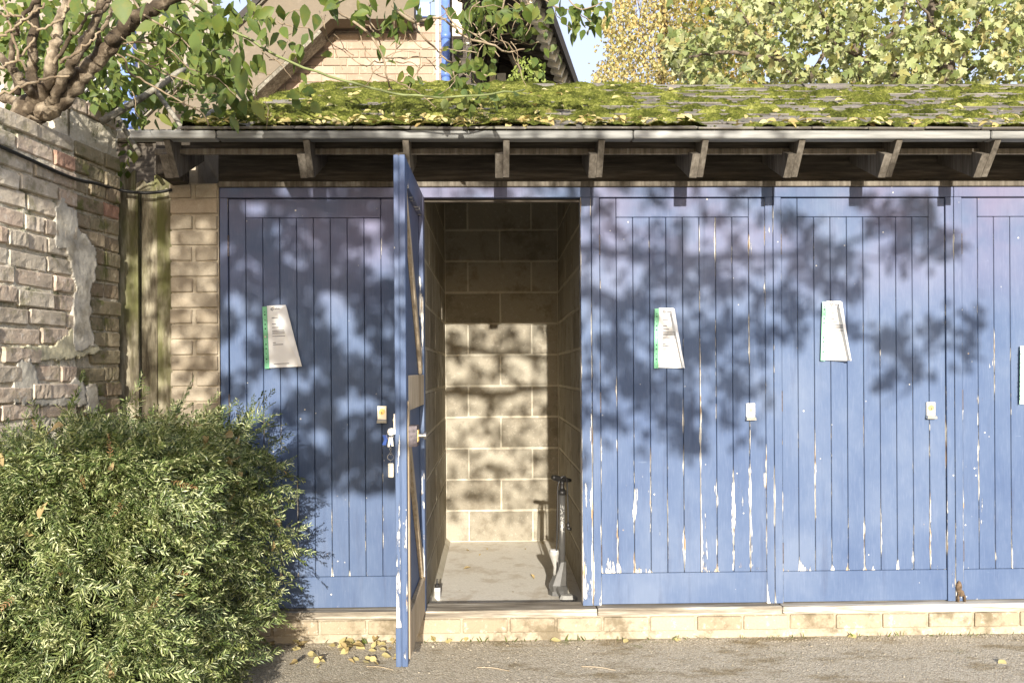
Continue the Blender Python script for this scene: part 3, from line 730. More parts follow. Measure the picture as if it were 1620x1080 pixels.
# --- keys hanging from the open leaf's lock
kp = at(619, 683, -.76); keys = thing('key_bunch', 'bunch of keys with blue and cream fobs hanging from the open door', 'keys', kp)
def ring(mb, c, R_, r_, nrm='y', n=16):
    pts = [Vector(c) + (Vector((math.cos(a), 0, math.sin(a))) if nrm == 'y' else Vector((0, math.cos(a), math.sin(a)))) * R_ for a in np.linspace(0, 2 * math.pi, n + 1)]
    return mb.tube(pts, r_, 6)
MB().tube([(0, -.002, 0), (0, .002, 0)], .015, 16).box(-.003, .025, -.0012, .0012, -.004, .004).build('key_head', 'steel', keys)
ring(MB(), (-.005, -.003, -.016), .013, .0013).build('key_ring', 'steel', keys, True)
MB().add([(-.034, -.004, -.012), (-.016, -.004, -.012), (-.014, -.004, -.028), (-.022, -.004, -.052), (-.036, -.004, -.050), (-.028, -.004, -.030),
          (-.034, .004, -.012), (-.016, .004, -.012), (-.014, .004, -.028), (-.022, .004, -.052), (-.036, .004, -.050), (-.028, .004, -.030)],
         [(0, 5, 4, 3, 2, 1), (6, 7, 8, 9, 10, 11)] + [(k, (k + 1) % 6, 6 + (k + 1) % 6, 6 + k) for k in range(6)]).build('blue_fob', 'blue_plastic', keys)
MB().obox((-.004, -.008, -.02), (-.010, -.008, -.058), .009, .002, up=(0, 1, 0)).obox((.002, -.010, -.02), (.006, -.010, -.055), .008, .002, up=(0, 1, 0)).build('key', 'steel', keys)
MB().obox((.0, -.006, -.032), (-.002, -.006, -.050), .014, .005, up=(0, 1, 0)).build('key_cap', 'blue_plastic', keys)
c_ = MB()
for k in range(5): ring(c_, (-.002, -.004, -.06 - k * .008), .0045, .0009, 'y' if k % 2 else 'x', 8)
ring(c_, (-.003, -.004, -.098), .012, .0011); ring(c_, (-.003, -.004, -.115), .004, .0009, 'x', 8)
c_.build('chain', 'steel', keys)
link('cream_fob', cbox('cream_fob', -.013, .009, -.008, -.002, -.178, -.122, .0028), 'cream', keys)

# --- stirrup of a track pump inside the locker
pb = at(889, 942, .56); pump = thing('track_pump', 'black and grey bicycle track pump standing inside the open locker', 'pump', (pb.x, .56, FZ))
MB().tube([(0, 0, .06), (.004, 0, .575)], .0185, 20).build('barrel', 'gunmetal', pump, True)
MB().tube([(.004, 0, .553), (.004, 0, .578)], .0225, 20).build('collar', 'black', pump, True)
MB().tube([(.004, 0, .578), (.004, 0, .592), (.005, 0, .612), (.005, 0, .628)], [.016, .013, .011, .015], 14).build('rod_boot', 'black', pump, True)
hb = MB().tube(smooth_path([(-.052, -.045, .655), (-.036, -.030, .650), (-.012, -.008, .640), (.008, .004, .636), (.030, .014, .632), (.056, .024, .628)], 3), [.011, .014, .0155, .016, .0165, .0165, .0165, .0165, .016, .0155, .015, .0145, .0135, .012, .011, .008], 12)
hb.build('handle', 'black', pump, True)
hs = smooth_path([(-.020, -.020, .115), (-.030, -.026, .20), (-.026, -.024, .36), (-.022, -.022, .52), (-.020, -.02, .60), (-.006, -.016, .642), (.016, -.012, .655), (.030, -.008, .63), (.034, -.004, .56), (.036, -.004, .46), (.036, -.004, .395)], 5)
MB().tube(hs, .0048, 8).build('hose', 'black', pump, True)
MB().tube([(.036, -.004, .40), (.037, -.004, .365)], .009, 10).tube([(.028, -.006, .37), (.054, -.006, .362)], .008, 8).build('valve_head', 'black', pump, True)
MB().tube([(-.040, -.012, .115), (-.036, -.014, .16), (-.040, -.016, .195), (-.043, -.018, .225), (-.043, -.019, .248)], [.010, .011, .018, .026, .0275], 18).build('gauge', 'pale_plastic', pump, True)
MB().tube([(-.043, -.019, .249), (-.043, -.0192, .2515)], .022, 18).build('dial', 'white', pump)
MB().tube([(-.028, -.016, .125), (-.022, -.014, .235)], [.011, .010], 10).build('gauge_tube', 'gunmetal', pump, True)
def facet(nm, mat_, rings):
    n = len(rings[0]); V = [v for r_ in rings for v in r_]; F = [tuple(reversed(range(n))), tuple((len(rings) - 1) * n + k for k in range(n))]
    for j in range(len(rings) - 1):
        for k in range(n): F.append((j * n + k, j * n + (k + 1) % n, (j + 1) * n + (k + 1) % n, (j + 1) * n + k))
    return MB().add(V, F).build(nm, mat_, pump)
def rg(cx_, cy_, z_, a, b, n=8, ph=.2): return [(cx_ + a * math.cos(ph + 2 * math.pi * k / n), cy_ + b * math.sin(ph + 2 * math.pi * k / n), z_) for k in range(n)]
facet('base', 'grey_plastic', [rg(-.022, -.01, .030, .046, .04), rg(-.024, -.01, .062, .052, .042), rg(-.012, -.004, .11, .040, .034), rg(.002, 0, .165, .024, .024), rg(.006, 0, .185, .0205, .0205)])
facet('foot_neck', 'grey_plastic', [rg(.002, -.07, .018, .024, .03), rg(-.004, -.04, .042, .034, .04), rg(-.008, -.02, .06, .036, .034)])
facet('foot_plate', 'pale_plastic', [rg(.028, -.10, .0, .050, .036, 10), rg(.028, -.10, .012, .050, .036, 10), rg(.022, -.095, .026, .034, .024, 10)])
facet('foot_rest', 'grey_plastic', [rg(-.030, .03, .0, .045, .06, 8), rg(-.030, .03, .028, .04, .05, 8)])
# lettering up the barrel
tc = bpy.data.curves.new('lettering', 'FONT'); tc.body = 'FORME'; tc.size = .031; tc.extrude = .0004; tc.shear = .35
tmp = bpy.data.objects.new('lettering_source', tc); col.objects.link(tmp)
dg = bpy.context.evaluated_depsgraph_get(); tme = bpy.data.meshes.new_from_object(tmp.evaluated_get(dg)); bpy.data.objects.remove(tmp)
for v in tme.vertices:                               # wrap the letters round the tube, reading upwards
    a = (v.co.y - .011) / .0188; h_ = v.co.x * 1.5
    v.co = Vector((-math.sin(a) * .0192, -math.cos(a) * .0192 - v.co.z, h_))
tme.materials.clear(); tme.materials.append(MT['pale_plastic'])
link('lettering', tme, None, pump, (.003, 0, .345))

# --- little bottle by the left jamb
bp = at(692, 948, .50); bot = thing('dropper_bottle', 'small pale bottle with black nozzle on the locker floor', 'bottle', (bp.x, .50, FZ))
MB().tube([(0, 0, .0), (0, 0, .003), (0, 0, .062), (0, 0, .066)], [.015, .0165, .0165, .013], 16).build('body', 'white', bot, True)
MB().tube([(0, 0, .066), (0, 0, .084)], .0145, 14).build('cap', 'black', bot)
MB().tube([(0, 0, .084), (-.001, 0, .090), (-.001, 0, .112)], [.010, .0055, .0035], 10).build('nozzle', 'black', bot)
link('label_band', cbox('label_band', -.014, .014, -.0172, -.0168, .012, .05, 0), 'pale_plastic', bot)

# --- old poles leaning over the wall and the corner of the roof
def pole(a, b, r_, label):
    pts = smooth_path([a, (a + b) / 2 + Vector((.004, 0, -.006)), b], 4)
    tag(MB().tube(pts, taper(len(pts), r_, r_ * .8), 9).build('pole', 'pole_wood', None, True), label, 'pole', 'old poles over the corner of the roof')
pole(at(160, 193, -.30), at(292, 108, -.05), .017, 'long grey pole sloping up from the old wall top')
pole(at(243, 138, -.12), at(290, 205, -.30), .012, 'thin pale pole leaning down onto the eaves trim')
pole(at(296, 203, -.34), at(336, 177, -.02), .017, 'short grey pole end on the corner of the roof')
pole(at(186, 186, .0), at(222, 246, -.20), .013, 'pale pole running down past the end of the eaves')
# ================================================================== buildings behind
HY = 3.70
house = thing('brick_house', 'pale brick house with wide sloping eaves behind the shed', 'house', (-1.6, HY, 0))
def hl(nm, me, mat_, parent=None):
    o = link(nm, me, mat_, parent or house)
    if parent is None: o.location = (1.6, -HY, 0)
    return o
def zline(x_): return 3.69 + .92 * (x_ + 2.38)
hw = hl('wall', mesh('wall', [(-4.2, HY + .012, 0), (-.44, HY + .012, 0), (-.44, HY + .012, 4.56), (-1.44, HY + .012, 4.56), (-4.2, HY + .012, 2.02)], [(0, 1, 2, 3, 4)]), 'pier_mortar')
hb_ = [cbox('brick', 0, .215, 0, .03, 0, .066, .003, .001) for _ in range(4)]
for k in range(17):
    z = 3.27 + k * .0755
    x_ = -3.0 - (.11 if k % 2 else 0)
    while x_ < -.46:
        if z + .05 < min(zline(x_ + .05), 4.56) and z > 3.72 - .0:
            L = min(.215, -.445 - x_)
            if L > .04: link('brick', rnd.choice(hb_), 'house_brick', hw, (x_, HY + rnd.uniform(-.002, .002), z), scale=(L / .215, 1, 1))
        elif z + .05 < zline(x_ + .05) and x_ < -1.7:
            link('brick', rnd.choice(hb_), 'house_brick', hw, (x_, HY + rnd.uniform(-.002, .002), z))
        x_ += .2255
def slab(nm, mat_, px, Y0, Y1):
    """a panel with this outline (pixels of the photograph read on the plane y = Y0), Y1 - Y0 thick"""
    P = [at(x_, y_, Y0) for x_, y_ in px]; n = len(P); V = [tuple(p) for p in P] + [(p.x, Y1, p.z) for p in P]
    return hl(nm, mesh(nm, V, [tuple(range(n)), tuple(reversed(range(n, 2 * n)))] + [(k, n + k, n + (k + 1) % n, (k + 1) % n) for k in range(n)]), mat_)
slab('gable_band', 'soffit', [(150, 262), (324, 93), (490, -70), (655, -70), (655, 30), (523, 30), (506, 46), (280, 255)], HY - .30, HY - .10)
slab('verge_mould', 'pole_wood', [(275, 262), (505, 47), (509, 51), (280, 266)], HY - .33, HY - .09)
slab('verge_mould', 'dark_wood', [(281, 267), (510, 52), (525, 36), (655, 36), (655, 30.5), (521, 30.5), (507, 46.5)], HY - .20, HY - .02)
slab('barge_edge', 'pole_wood', [(144, 262), (318, 93), (484, -70), (490, -70), (323.5, 93), (149.5, 262)], HY - .34, HY - .05)
slab('roof', 'dark_roof', [(130, 262), (304, 93), (470, -70), (483, -70), (317, 93), (143, 262)], HY - .36, HY + 3)
p0, p1 = at(705.5, 140, HY - .09), at(705.5, -20, HY - .09)
pp = MB().tube([(p0.x, HY - .09, 0), (p0.x, HY - .09, 6.0)], .040, 14)
o = pp.build('drainpipe', 'blue_gloss', house, True); o.location = (1.6, -HY, 0); o['label'] = 'blue painted drainpipe'
for pyc in (58, 118):
    zz = at(705, pyc, HY - .09).z
    MBc = MB().tube([(p0.x, HY - .09, zz - .03), (p0.x, HY - .09, zz + .03)], .047, 14).build('pipe_collar', 'blue_gloss', house, True); MBc.location = (1.6, -HY, 0)
def hbox(nm, mat_, px0, px1, py0, py1, Y, th=.08):
    a, b = at(px0, py1, Y), at(px1, py0, Y); return hl(nm, cbox(nm, a.x, b.x, Y - th / 2, Y + th / 2, a.z, b.z, .004), mat_)
hbox('corner_trim', 'white_paint', 690.5, 694, -30, 175, HY - .04, .05)
hbox('blue_board', 'blue_gloss', 662, 681, 4, 28, HY - .12, .04)
hl('recess', cbox('recess', -.43, .40, HY + .6, HY + .7, 0, 5.6, 0), 'dark_wood')  # dark panel, its tone standing for the shade in the porch
hbox('cream_panel', 'cream', 716, 731, -20, 60, HY + .3); hbox('post', 'cream', 738, 753, 70, 175, HY + .25); hbox('post', 'cream', 766, 784, 102, 175, HY + .2)
hbox('window_board', 'cream', 757, 764, 88, 175, HY + .35); hbox('window_board', 'white_paint', 786, 800, 118, 175, HY + .35)
a, b = at(763, 2, HY + .2), at(781, 44, HY + .2); MBb = MB().obox(a, b, .05, .06, up=(0, 1, 0)).build('brace', 'cream', house); MBb.location = (1.6, -HY, 0)
a, b = at(790, 55, HY + .25), at(822, 112, HY + .25); MBb = MB().obox(a, b, .05, .09, up=(0, 1, 0)).build('brace', 'cream', house); MBb.location = (1.6, -HY, 0)
a, b = at(788, 92, HY + .1), at(760, 98, HY + .1); MBb = MB().obox(a, b, .06, .10, up=(0, 1, 0)).build('brace', 'dark_wood', house); MBb.location = (1.6, -HY, 0)
# eaves that run away on the right, rafters under them
ED = Vector((math.sin(rad(12.5)), math.cos(rad(12.5)), 0)); EA = at(868, 38, 2.9); EL = Vector((-math.cos(rad(12.5)) * .86, math.sin(rad(12.5)) * .86, .34)).normalized()
def epl(t, l, h=0): return EA + ED * t + EL * l + Vector((0, 0, h))
V = [epl(-.9, -.02, .03), epl(3., -.02, .03), epl(3., .78, .03), epl(-.9, .78, .03)]; V += [v + Vector((0, 0, .08)) for v in V]
hl('roof', mesh('roof', V, BOXF), 'dark_roof')
V = [epl(-.9, -.055, -.01), epl(3., -.055, -.01), epl(3., -.022, -.01), epl(-.9, -.022, -.01)]; V += [v + Vector((0, 0, .12)) for v in V]
hl('gutter', mesh('gutter', V, BOXF), 'dark_roof')
for k in range(18):
    t = -.8 + k * .20
    r_ = MB().obox(epl(t, .12, -.04), epl(t, .76, -.04), .07, .13).build('rafter', 'dark_wood', house); r_.location = (1.6, -HY, 0)
    e_ = MB().obox(epl(t, .012, -.04), epl(t, .1195, -.04), .066, .126).build('rafter_lit_end', 'cream', house); e_.location = (1.6, -HY, 0)  # cream colour stands for sunlight on the rafter tips
hl('side_wall', mesh('side_wall', [epl(.1, .74, .0), epl(2.8, .74, .0), epl(2.8, .74, -4), epl(.1, .74, -4)], [(0, 1, 2, 3)]), 'void')

# pale house and louvred canopy beyond the garden wall
wh = thing('white_house', 'pale rendered house glimpsed through the shrub on the left', 'house', (-6, 9, 0))
link('wall', cbox('wall', -6.5, 1.75, 0, .2, 0, 7.2, 0), 'pale_render', wh)
link('roof', mesh('roof', *(lambda V: (V, BOXF))([(-6.7, -.3, 7.21), (1.95, -.3, 7.21), (1.95, 3, 9.2), (-6.7, 3, 9.2), (-6.7, -.3, 7.3), (1.95, -.3, 7.3), (1.95, 3, 9.3), (-6.7, 3, 9.3)])), 'soffit', wh)
for wx in (-1.9, .2):
    wi = link('window', cbox('window', wx - .5, wx + .5, -.03, -.003, 4.6, 5.7, .01), 'cream', wh)
    link('pane', cbox('pane', wx - .42, wx + .42, -.036, -.031, 4.68, 5.62, 0), 'void', wi)
lv = thing('louvre_panel', 'grey louvred panel of sloping slats behind the thick branch', 'louvre', at(115, 150, 4.4))
dl = Vector((math.cos(rad(42)), 0, math.sin(rad(42)))); dn = Vector((-dl.z, 0, dl.x))
MB().obox(-dl * .46 + Vector((0, .04, 0)), dl * .46 + Vector((0, .04, 0)), .74, .02, up=(0, 1, 0)).build('backing', 'void', lv)  # black sheet plays the shade between the slats
for k in range(15):
    c = dn * (-.35 + k * .05); MB().obox(c - dl * .45, c + dl * .45, .024, .03, up=(0, 1, 0)).build('slat', 'slat_grey', lv)
MB().obox(Vector((-.2, -.02, -.55)), Vector((-.2, -.02, .1)), .06, .03, up=(0, 1, 0)).build('stile', 'slat_grey', lv)
a, b = at(197, 208, 2.3), at(219, 208, 2.3); t_ = at(196, 22, 2.3); b_z = a.z - .02
bp_ = tag(MB().add([(a.x, 2.25, b_z), (b.x, 2.25, b_z), (b.x, 2.34, b_z), (a.x, 2.34, b_z), (a.x - .01, 2.25, t_.z), (b.x - .03, 2.25, t_.z), (b.x - .03, 2.34, t_.z), (a.x - .01, 2.34, t_.z)], BOXF).build('blue_post', 'blue_gloss'), 'blue painted post standing behind the end of the shed', 'post')
ob = thing('outbuilding', 'low brown timber outbuilding behind the gap beside the brick pier', 'outbuilding', (-2.6, 2.6, 0))
link('wall', cbox('wall', -1.2, .55, -.38, .9, 0, b_z - .08, .01), 'dark_wood', ob); link('roof', cbox('roof', -1.26, .60, -.44, .96, b_z - .079, b_z - .001, .01), 'pole_wood', ob)

# ================================================================== vegetation helpers
def rand_unit(n):
    v = nr.normal(size=(n, 3)); return v / np.linalg.norm(v, axis=1, keepdims=True)
def leaves_obj(name, shape, pts, size, mat_, parent, droop=.6, face=.8, spread=.9):
    """leaves at the points: hang by droop, turn their faces to the light by face"""
    n = len(pts); P = np.array([tuple(p) for p in pts], float)
    d = rand_unit(n) * spread + np.array([0, -.15, -droop]); nn = rand_unit(n) * .8 + np.array([0, -face, face * .45])
    S = nr.uniform(size[0], size[1], n)
    return link(name, scatter(name, shape, frames(d, nn), P, S, True), mat_, parent)
def rel(parent, pts): return [Vector(p) - parent.location for p in pts]

# ================================================================== the shrub that leans over the wall
shrub = thing('overhanging_shrub', 'large shrub with pale twisting limbs leaning over the old wall', 'shrub', (-2.25, -.45, 0))
SO = shrub.location
def limb(pts, r0, r1, mat_='bark', nm='limb', n=9, jit=.004, k=9):
    pth = smooth_path([Vector(p) for p in pts], k, jit)
    if mat_ == 'bark': r0, r1 = r0 * .78, r1 * .72
    o = MB().tube([p - SO for p in pth], [r_ * (1 + (.22 * mnoise.noise(p * 17) + .12 * mnoise.noise(p * 41) if mat_ == 'bark' else 0)) for r_, p in zip(taper(len(pth), r0, r1), pth)], n).build(nm, mat_, shrub, True); return pth
base = Vector((-2.25, -.45, 0))
A = lambda px, py, Y: at(px, py, Y)
limb([base, (-2.22, -.5, 1.2), A(28, 205, -.62), A(60, 180, -.62)], .075, .06, nm='trunk', n=12)
big = limb([A(40, 190, -.62), A(92, 160, -.62), A(135, 112, -.65), A(172, 75, -.68), A(205, 38, -.7), A(250, 10, -.7), A(330, -25, -.7)], .052, .030, n=12, jit=.006)
limb([A(60, 178, -.62), A(52, 120, -.66), A(52, 60, -.7), A(60, -20, -.7)], .032, .02)
limb([A(62, 170, -.62), A(80, 110, -.70), A(92, 50, -.74), A(108, -20, -.74)], .034, .022)
limb([A(85, 160, -.64), A(108, 110, -.72), A(140, 60, -.76), A(168, -20, -.76)], .030, .018)
limb([A(110, 135, -.64), A(122, 85, -.6), A(148, 40, -.55), A(185, -15, -.5)], .024, .014)
limb([A(62, 165, -.62), A(35, 130, -.75), A(10, 100, -.8), A(-30, 60, -.8)], .026, .016)
limb([A(45, 175, -.6), A(20, 158, -.55), A(-20, 150, -.5)], .03, .02)
limb([A(30, 150, -.7), A(18, 80, -.72), A(35, 30, -.75), A(70, -10, -.75)], .016, .010)
limb([A(150, 95, -.66), A(160, 50, -.72), A(178, 15, -.74), A(190, -20, -.74)], .014, .008)
limb([A(75, 120, -.7), A(110, 60, -.76), A(150, 20, -.8), A(190, -12, -.8)], .010, .006)
for (a, b, c) in (((0, 60), (30, 40), (70, 5)), ((0, 110), (25, 95), (55, 60)), ((-10, 20), (25, 25), (60, 45)), ((95, 100), (130, 78), (160, 50)), ((40, 110), (20, 60), (5, 0)), ((0, 150), (60, 128), (110, 120)), ((110, 0), (95, 30), (60, 50))):
    limb([A(*a, -.85), A(*b, -.83), A(*c, -.8)], .006, .004, 'twig', 'twig', 6)
# wandering twigs across the roof (pixels of the photograph, at their own distance)
TW = [([(280, -15), (345, 35), (400, 66), (450, 95), (520, 120), (600, 143), (680, 154), (760, 150), (830, 142)], -.62, .0065, .0035, 'green_stem'),
      ([(500, -10), (528, 15), (560, 35), (590, 62), (607, 95), (613, 130), (620, 142)], -.5, .007, .003, 'twig'),
      ([(560, 36), (585, 42), (600, 66), (606, 92)], -.52, .004, .003, 'twig'),
      ([(607, 92), (604, 100), (590, 98), (590, 115), (615, 125), (650, 140), (668, 152), (690, 170)], -.5, .003, .0022, 'twig'),
      ([(608, 90), (640, 93), (665, 90), (680, 96), (692, 112)], -.5, .003, .002, 'twig'),
      ([(610, 92), (628, 100), (650, 99), (665, 108)], -.5, .0026, .0016, 'twig'),
      ([(515, 25), (512, 40), (520, 65), (545, 82), (570, 102), (590, 104)], -.45, .003, .002, 'twig'),
      ([(505, 20), (512, 35), (518, 62), (530, 80), (542, 110)], -.55, .003, .0018, 'twig'),
      ([(590, 0), (584, 15), (586, 35), (597, 48), (610, 42)], -.55, .003, .002, 'twig'),
      ([(655, 40), (670, 60), (690, 78), (702, 92), (730, 108), (770, 120)], -.55, .005, .003, 'twig'),
      ([(620, 10), (655, 35), (690, 28), (715, 40), (740, 62), (775, 70), (800, 82), (830, 78)], -.55, .007, .003, 'twig'),
      ([(700, 10), (720, 40), (760, 60), (790, 90)], -.6, .004, .002, 'twig'), ([(740, 60), (760, 100), (765, 140)], -.6, .003, .002, 'twig'),
      ([(800, -10), (790, 30), (760, 55), (730, 45)], -.6, .004, .002, 'twig'), ([(830, 0), (845, 25), (820, 50), (780, 55)], -.5, .004, .002, 'twig'),
      ([(850, -10), (880, 12), (910, 18), (935, 35)], -.6, .003, .002, 'twig'), ([(875, 10), (885, 30), (905, 48)], -.6, .002, .0015, 'twig'),
      ([(890, -10), (920, 15), (950, 5)], -.6, .003, .002, 'twig'),
      ([(160, 72), (195, 92), (205, 115), (240, 135), (285, 160), (320, 180), (330, 198)], -.55, .005, .003, 'twig'),
      ([(180, 70), (230, 68), (265, 78), (300, 108), (345, 125), (372, 150)], -.6, .004, .002, 'twig'),
      ([(200, 85), (250, 112), (290, 128), (320, 140)], -.55, .004, .002, 'twig'),
      ([(210, 0), (230, 25), (258, 42), (285, 60), (300, 75)], -.65, .005, .003, 'twig'),
      ([(285, 62), (268, 78), (250, 95)], -.62, .003, .002, 'twig'), ([(360, 90), (372, 105), (400, 112), (430, 118)], -.6, .0025, .0015, 'twig'),
      ([(365, 118), (385, 135), (408, 155)], -.6, .0025, .0015, 'twig'), ([(440, 35), (460, 42), (490, 45)], -.6, .003, .002, 'twig')]
for pts, Y, r0, r1, m_ in TW:
    limb([A(x_, y_, Y + .10 * math.sin(i * 1.7 + x_)) for i, (x_, y_) in enumerate(pts)], r0, r1, m_, 'twig', 6, .002, 4)
for _ in range(70):                                    # hair-fine spurs
    x_, y_ = (rnd.uniform(560, 860), rnd.uniform(0, 120)) if rnd.random() < .6 else (rnd.uniform(200, 480), rnd.uniform(10, 170))
    Y = rnd.uniform(-.75, -.4); a = rnd.uniform(0, 6.28); q = []
    for s_ in range(4): q.append(A(x_, y_, Y)); a += rnd.uniform(-.8, .8); x_ += 16 * math.cos(a); y_ += 16 * math.sin(a); Y += rnd.uniform(-.03, .03)
    limb(q, .0024, .0012, 'twig', 'twig', 5, .001, 3)
# leaves by clump: (px, py, spread x, spread y, count, near Y, far Y, small, large)
CL = [(255, 125, 60, 50, 200, .0, .7, .05, .085), (330, 75, 55, 45, 90, -.75, -.2, .045, .08), (280, 40, 80, 40, 160, 0., .9, .05, .085), (360, 130, 35, 35, 40, -.65, -.4, .06, .10), (330, 165, 45, 18, 26, -.2, .3, .05, .09),
      (290, 40, 60, 35, 60, -.8, -.4, .05, .09), (400, 20, 60, 22, 40, -.75, -.5, .05, .09), (130, 130, 70, 40, 260, -.2, .9, .045, .08), (40, 60, 55, 65, 420, -.3, 1.2, .045, .08), (110, 70, 100, 60, 420, 0., 1.4, .05, .085),
      (150, 165, 50, 22, 40, -.25, .2, .05, .085), (110, 30, 80, 30, 60, -.5, .2, .05, .08), (200, 130, 30, 40, 40, -.4, 0, .05, .08),
      (550, 5, 40, 12, 14, -.75, -.6, .06, .10), (630, 12, 36, 16, 18, -.75, -.55, .055, .09), (620, 55, 30, 25, 20, -.6, -.45, .04, .075), (650, 115, 14, 10, 7, -.55, -.45, .04, .06),
      (765, 22, 36, 22, 50, -.7, -.4, .035, .07), (748, 78, 30, 28, 30, -.7, -.45, .04, .07), (790, 15, 50, 18, 44, -.7, -.4, .04, .075), (735, 125, 30, 25, 24, -.7, -.5, .045, .075), (760, 150, 45, 12, 16, -.66, -.55, .04, .065),
      (830, 60, 30, 30, 24, -.6, -.4, .035, .06), (850, 100, 22, 14, 10, -.6, -.45, .035, .06), (900, 20, 32, 18, 26, -.65, -.5, .04, .07), (930, 35, 22, 18, 20, -.65, -.5, .045, .07), (945, 12, 16, 12, 10, -.65, -.55, .04, .06),
      (478, 142, 10, 18, 8, -.66, -.6, .05, .08), (500, 85, 30, 20, 5, -.6, -.5, .05, .08), (445, 60, 25, 20, 8, -.65, -.5, .05, .08), (205, 175, 20, 25, 20, .1, .4, .05, .08), (200, 245, 9, 24, 14, -.02, .1, .045, .065)]
for (x_, y_, sx, sy, n, y0, y1, s0, s1) in CL:
    pts = [A(x_ + max(-1.7, min(1.7, rnd.gauss(0, .75))) * sx, y_ + max(-1.7, min(1.7, rnd.gauss(0, .75))) * sy, rnd.uniform(y0, y1)) for _ in range(n)]
    leaves_obj('foliage', OVATE if rnd.random() < .7 else leaf_shape(.25, .16, .2), rel(shrub, pts), (s0, s1), 'shrub_leaf', shrub, .75, .7, .75)
for (x_, y_, L) in ((192, 12, .105), (122, 6, .10), (375, 100, .10), (385, 125, .11), (310, 65, .10)):   # big single leaves
    leaves_obj('leaf', leaf_shape(.36, .08, .12), rel(shrub, [A(x_, y_ - 18, -.86)]), (L, L * 1.05), 'shrub_leaf', shrub, 2.5, 1.2, .3)

# ================================================================== yew hedge
hedge = thing('yew_hedge', 'clipped dark green yew hedge in the left foreground', 'hedge', (-1.5, -.95, 0))
HO = np.array(hedge.location)
HX0, HX1, HY0, HY1, HZ1, HR = -2.6, -.965, -1.62, -.34, 1.085, .30
def hedge_surface(n):
    A_ = [(HX1 - HX0) * HZ1, (HY1 - HY0) * HZ1, (HX1 - HX0) * (HY1 - HY0)]; k = nr.choice(3, n, p=np.array(A_) / sum(A_))
    u = nr.uniform(size=(n, 2)); p = np.empty((n, 3))
    p[:, 0] = np.where(k == 1, HX1, HX0 + (HX1 - HX0) * u[:, 0]); p[:, 1] = np.where(k == 0, HY0, HY0 + (HY1 - HY0) * (np.where(k == 1, u[:, 0], u[:, 1]))); p[:, 2] = np.where(k == 2, HZ1, HZ1 * u[:, 1])
    c = np.clip(p, [HX0, HY0 + HR, -9], [HX1 - HR, HY1 - .12, HZ1 - HR * .6]); d = p - c; L = np.linalg.norm(d, axis=1, keepdims=True) + 1e-6
    nm = d / L; rr = np.where(p[:, 2:3] < .35, HR * (.72 + .28 * np.clip(p[:, 2:3] / .35, 0, 1)), HR)
    q = c + nm * np.minimum(rr, L * 1.0 + .02)
    wob = np.array([mnoise.noise(Vector(v) * 2.6) * .12 + mnoise.noise(Vector(v) * 8) * .05 for v in q])
    q = q + nm * wob[:, None]
    q[:, 2] -= np.clip((-1.25 - q[:, 0]) * .22, 0, .10) * (q[:, 2] / HZ1)
    return q, nm
def spray_shape(n=12, seed=0):
    """a yew shoot: two ranks of flat needles, some missing, with a side shoot"""
    r_ = random.Random(seed); V, F = [], []
    def shoot(o, ang, L, n):
        bend = r_.uniform(-.25, .25); cen = []
        for i in range(n + 1):
            t = i / n; a_ = ang + bend * t; cen.append((o[0] + math.sin(a_) * L * t, o[1] + math.cos(a_) * L * t, o[2] - .14 * L * t * t))
        for i in range(n):
            m_ = len(V); V.extend([cen[i], cen[i + 1], (cen[i][0] + .012, cen[i][1], cen[i][2] + .004)]); F.append((m_, m_ + 1, m_ + 2))
        for i in range(1, n + 1):
            x0, y0, z0 = cen[i]; t = i / n
            for s_ in (-1, 1):
                if r_.random() < .07: continue
                l = .185 * (1 - .42 * t ** 3) * r_.uniform(.65, 1.2); an = ang + s_ * rad(60 - 24 * t + r_.uniform(-16, 16)); wd = .0135 * r_.uniform(.8, 1.2)
                dx, dy = math.sin(an), math.cos(an); up = r_.uniform(-.05, .09); m_ = len(V)
                V.extend([(x0, y0, z0), (x0 + dx * l * .5 - dy * wd, y0 + dy * l * .5 + dx * wd, z0 + up * .6), (x0 + dx * l, y0 + dy * l, z0 + up * .6 - .03), (x0 + dx * l * .5 + dy * wd, y0 + dy * l * .5 - dx * wd, z0 + up * .6)])
                F.extend([(m_, m_ + 1, m_ + 2), (m_, m_ + 2, m_ + 3)])
    shoot((0, 0, 0), 0, 1., n)
    if seed % 2: shoot((0, .3, 0), rad(r_.choice((-48, 48))), .55, 6)
    return V, F
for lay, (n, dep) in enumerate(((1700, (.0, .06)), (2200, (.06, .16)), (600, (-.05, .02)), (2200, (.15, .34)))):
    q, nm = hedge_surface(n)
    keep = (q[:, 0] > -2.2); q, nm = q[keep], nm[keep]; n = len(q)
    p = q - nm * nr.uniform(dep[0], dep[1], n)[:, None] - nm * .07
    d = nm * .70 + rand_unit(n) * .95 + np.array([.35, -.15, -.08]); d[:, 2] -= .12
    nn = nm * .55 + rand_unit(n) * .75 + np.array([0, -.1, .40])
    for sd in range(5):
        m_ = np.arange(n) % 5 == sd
        link('foliage', scatter('foliage', spray_shape(15 + sd, sd + lay * 5), frames(d[m_], nn[m_]), p[m_] - HO, nr.uniform(.115, .205, m_.sum())), 'yew' if lay < 3 else 'yew_shaded', hedge)
q, nm = hedge_surface(70); keep = q[:, 0] > -2.1; q, nm = q[keep], nm[keep]; n = len(q)
link('dead_sprig', scatter('dead_sprig', spray_shape(10, 40), frames(nm * .5 + rand_unit(n), nm + rand_unit(n) * .4), q - HO, nr.uniform(.05, .09, n)), 'yew_brown', hedge)['kind'] = 'stuff'
